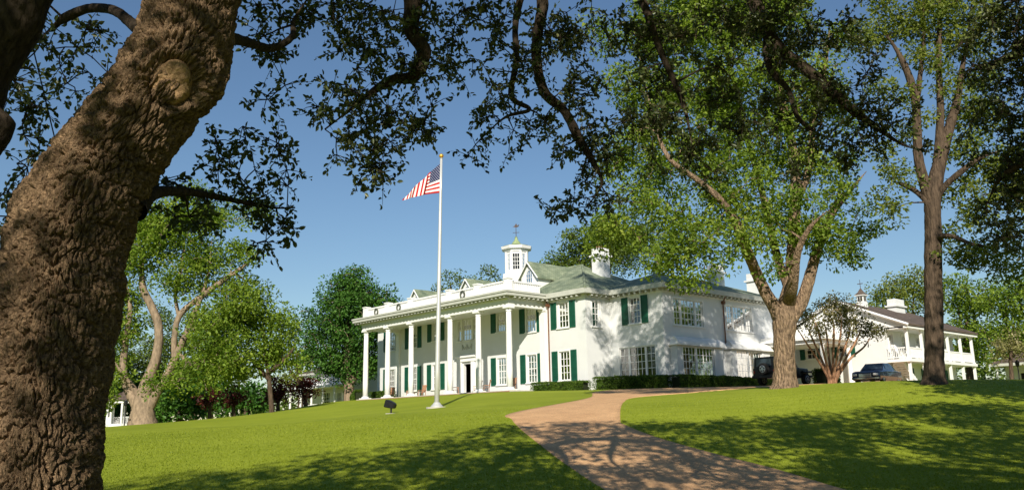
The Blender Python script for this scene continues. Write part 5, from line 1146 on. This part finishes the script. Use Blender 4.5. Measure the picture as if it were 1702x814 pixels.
oak_lobes = LB(9, (30, 130, 40, 7.5), (50, 30, 40, 7.5), (30, 190, 45, 8), (50, 260, 42, 8.2), (15, 300, 30, 8), (120, 130, 40, 8.6), (95, 75, 34, 8), (160, 60, 34, 8.3), (190, 120, 24, 8.4), (-20, 360, 40, 7.5),
    (440, 60, 42, 8.4), (470, 120, 32, 8.6), (440, 165, 18, 8.6), (500, 40, 40, 8.8), (560, 30, 48, 9), (430, 10, 40, 8.2),
    (620, 50, 58, 9.2), (700, 40, 50, 9.6), (760, 50, 44, 9.8), (580, 100, 50, 9.2), (545, 170, 40, 9.1), (610, 170, 55, 9.3), (680, 130, 48, 9.5), (740, 110, 38, 9.7), (630, 235, 50, 9.3), (580, 260, 32, 9.2), (680, 215, 40, 9.4), (620, 295, 36, 9.3), (700, 180, 34, 9.4), (590, 215, 36, 9.2),
    (820, 40, 50, 10.2), (870, 110, 48, 10.7), (830, 180, 42, 10.6), (795, 240, 30, 10.4), (850, 235, 26, 10.6), (910, 60, 48, 11), (900, 200, 40, 10.9), (960, 50, 50, 11), (955, 140, 46, 11), (985, 210, 42, 11), (800, 110, 26, 10.3), (930, 245, 30, 10.9),
    (985, 290, 34, 10.8), (960, 330, 32, 10.8), (915, 358, 18, 10.7), (1005, 330, 26, 10.8), (1000, 255, 40, 10.9),
    (1050, 40, 55, 10.8), (1080, 120, 50, 10.7), (1130, 60, 50, 10.9), (1120, 190, 46, 10.5), (1060, 210, 42, 10.7), (1160, 250, 42, 10.5), (1190, 140, 46, 10.9), (1210, 30, 55, 11.3), (1230, 210, 42, 11.2), (1280, 20, 55, 11.8), (1300, 110, 46, 11.9), (1340, 60, 50, 12), (1290, 190, 38, 11.6), (1370, 150, 46, 11.9), (1360, 230, 40, 11.6), (1430, 180, 46, 12), (1410, 250, 36, 11.8), (1480, 225, 38, 12), (1500, 190, 26, 12), (1410, 60, 36, 12), (1450, 110, 30, 12), (1530, 245, 22, 12), (1180, 290, 26, 10.4), (1090, 270, 26, 10.5), (1330, 280, 26, 11.5),
    (330, 330, 34, 7.8), (290, 300, 26, 7.4), (380, 270, 34, 8.2), (350, 235, 26, 8), (420, 300, 36, 8.4), (450, 260, 30, 8.5), (400, 350, 36, 8.3), (450, 340, 34, 8.6), (430, 390, 28, 8.5), (345, 380, 26, 8), (475, 300, 22, 8.7), (480, 385, 20, 8.6), (300, 350, 20, 7.5), (405, 225, 18, 8.3), (470, 240, 18, 8.6), dep=1.2)
# the rest of the crown, overhead and behind: it shades the lawn and drive
LH = np.array([LIGHT[0], LIGHT[1]])/np.hypot(LIGHT[0], LIGHT[1]); TE = -LIGHT[2]/np.hypot(LIGHT[0], LIGHT[1])
def overhead(n, u0, u1_, v0, v1, z0, z1):
    """leaf clumps of the crown above and behind the camera; none inside the picture, none that would shade the open lawn further up"""
    out = []
    TS = OP[::25, :3]-rt0*.28
    while len(out) < n:
        u_ = u0+(u1_-u0)*rng.random(); v_ = v0+(v1-v0)*rng.random(); z_ = z0+(z1-z0)*rng.random(); q = CAM+fh*u_+rt0*v_; q = np.array((q[0], q[1], z_))
        x, y, zc = to_px(q)
        if zc > .3 and -90 < x < 1790 and y > -110: continue
        if fbm(q[None]*.3, 2, 31)[0] < -.03: continue
        d = (z_+3.2)/TE; g_ = q[:2]+LH*d; us = (g_-CAM[:2])@fh[:2]; vs = (g_-CAM[:2])@rt0[:2]; px = 851+F*vs/max(us, 1)
        if us > np.interp(px, (0, 160, 650, 850, 1050, 1702, 2200), (17, 19, 25, 31, 32, 35, 40)): continue
        dl = TS-q; k = dl@LIGHT; far = np.linalg.norm(dl-k[:, None]*LIGHT, axis=1)
        if ((far < .75) & (k > 0)).any() and rng.random() < .74: continue
        out.append(q)
    return np.array(out)
M['oak_shade'] = M['oak_leaf']
def oak_crown(root, OLs, lobes, over, rc, bark, seg=(.035, .006), dens=1.0, nt=5, nl=8):
    C = lobe_clumps(lobes, rc, dens, rng); segs = connect(OLs, C, rng, *seg, sag=.06, step=.25)
    # sprays: short twigs with leaves set along them
    n = len(C)*nt; b = np.repeat(C, nt, 0); d = unit(rng.normal(size=(n, 3))+np.array((0, 0, -.3))); tl_ = rc*(.7+.9*rng.random(n))
    for k in range(n): segs.append((np.array([b[k], b[k]+d[k]*tl_[k]*.5+(0, 0, .02), b[k]+d[k]*tl_[k]]), np.array([.006, .004, .002])))
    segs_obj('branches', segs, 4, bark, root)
    m = n*nl; bb = np.repeat(b, nl, 0); dd = np.repeat(d, nl, 0); s = rng.random(m)**.8; p = bb+dd*(np.repeat(tl_, nl)*(.15+.9*s))[:, None]+rng.normal(size=(m, 3))*.015
    ld = unit(dd*.8+rng.normal(size=(m, 3))*.8); nr = unit(rng.normal(size=(m, 3))*.7+np.array((0, 0, .6))); sc = .65+.7*rng.random(m)
    tt = np.clip(np.repeat(rng.normal(.42, .15, len(C)), nt*nl)+rng.normal(0, .2, m), 0, 1)
    V, Fc, t2 = leaf_arrays(p, ld, nr, .066*sc, .034*sc, tt, True); o = np_obj('crown', V, Fc, 'oak_leaf', root, t2); tag(o, kind='stuff')
    if over is not None:
        s2 = connect(OLs, over, rng, .1, .015, sag=.06, step=1.0); segs_obj('upper_branches', s2, 5, bark, root)
        V, Fc, t2 = leaf_arrays(*blob_leaves(over, 50, .85, .26, .16, rng)); o = np_obj('upper_crown', V, Fc, 'oak_leaf', root, t2); tag(o, kind='stuff')
over1 = overhead(1500, -20, 20, -26, 9, 3.6, 13)
oak_crown(oak, OL, oak_lobes, over1, .2, 'bark_limb_shaded', dens=2.6)
# second live oak, trunk outside the frame at right
q0 = CAM+fh*7+rt0*15; z0 = gz1(q0[0], q0[1])
oak2 = thing('live_oak', 'second live oak whose dark foliage fills the upper right corner', 'tree', (q0[0], q0[1], z0), 'live oaks over the camera')
t2l = np.array([(q0[0], q0[1], z0-.1, .75), (q0[0], q0[1], z0+.6, .55), (*(q0[:2]+fh[:2]*.3-rt0[:2]*.3), z0+2.6, .48), (*(q0[:2]+fh[:2]*.8-rt0[:2]*.9), z0+4.6, .4), (*(q0[:2]+fh[:2]*1.4-rt0[:2]*1.4), z0+7, .28)])
o, P0 = limb_obj('trunk', t2l, 24, 'bark_limb_shaded', oak2, .1, 3, 14)
m0 = t2l[3]; ends = [PL(12, (1740, 60, 12, 12), (1690, 90, 9, 12.2), (1640, 110, 6, 12.4), (1600, 120, 3, 12.5)), PL(12, (1760, 250, 10, 11.5), (1700, 270, 7, 11.7), (1660, 300, 4, 11.9), (1640, 340, 2, 12))]
L2 = [P0]
for k, e in enumerate(ends):
    l = np.vstack([m0[None], (m0+e[0])[None]/2+np.array((0, 0, .5, .02)), e]); l[0, 3] = .25; o, P = limb_obj('limb', l, 14, 'bark_limb_shaded', oak2, .1, 40+k, 10); L2.append(P)
for dv, du, dz in ((-6, -4, 4), (4, 6, 4.5), (2, -6, 4), (-5, 6, 5.5), (6, 0, 4)):
    e = np.array((*(m0[:2]+rt0[:2]*dv+fh[:2]*du), m0[2]+dz, .06)); l = np.vstack([m0[None], ((m0+e)/2+np.array((0, 0, .6, 0)))[None], e[None]]); l[0, 3] = .25; l[1, 3] = .15
    o, P = limb_obj('limb', l, 12, 'bark_limb_shaded', oak2, .1, 50, 10); L2.append(P)
lob2 = LB(12, (1650, 40, 50), (1700, 30, 50), (1690, 110, 46), (1640, 110, 40), (1670, 170, 44), (1710, 200, 44), (1640, 210, 30), (1690, 260, 44), (1650, 280, 34), (1710, 320, 40), (1670, 340, 36), (1690, 390, 34), (1640, 360, 24), (1600, 60, 28), (1740, 100, 60), (1740, 280, 60), (1655, 405, 20), dep=1.2)
over2 = overhead(1100, -12, 22, 8, 32, 3.6, 12)
oak_crown(oak2, L2, lob2, over2, .22, 'bark_limb_shaded', dens=3.2)
# steel cable hanging from the oak
cb_ = MB(); pts = [at(x, y, u_) for x, y, u_ in ((36, 10, 6.45), (50, 60, 6.6), (61, 105, 6.7), (73, 155, 6.8), (85, 205, 6.9), (96, 250, 7.0))]
cb_.tube(pts, [.006]*6, 5); cbo = cb_.build('support_cable', 'black', None); tag(cbo, 'thin dark support cable hanging from the oak branch at top left', 'cable')

# ------------------------------------------------------------------ grass blades on the nearer lawn
def grass(n):
    u_ = 15+34*rng.random(n)**1.7; v_ = (rng.random(n)*2-1)*(u_*.66+1); q = CAM[:2]+fh[:2]*u_[:, None]+rt0[:2]*v_[:, None]; keep = ~in_drive(q) & (rng.random(n) < np.clip((49-u_)/16, 0, 1)); q = q[keep]; u_ = u_[keep]; n = len(q)
    c = np.c_[q, gz(q[:, 0], q[:, 1])-.01]; h = (.032+.03*rng.random(n))*np.clip((50-u_)/14, .15, 1); a_ = rng.random(n)*2*math.pi; wd = .012+.016*rng.random(n)
    sd_ = np.stack([np.cos(a_), np.sin(a_), np.zeros(n)], 1); le = rng.normal(size=(n, 3))*.5; le[:, 2] = 1; le = unit(le)
    V = np.stack([c-sd_*wd[:, None], c+sd_*wd[:, None], c+le*h[:, None]], 1).reshape(-1, 3); tt = np.clip(.5+.5*fbm(np.c_[q*.35, q[:, :1]*0], 3, 3)+rng.normal(0, .2, n), 0, 1)
    return np_obj('grass', V, np.arange(3*n).reshape(-1, 3), 'grass_blade', None, np.repeat(tt, 3))
tag(grass(260000), 'short mown grass blades covering the nearer lawn', 'grass', kind='stuff')
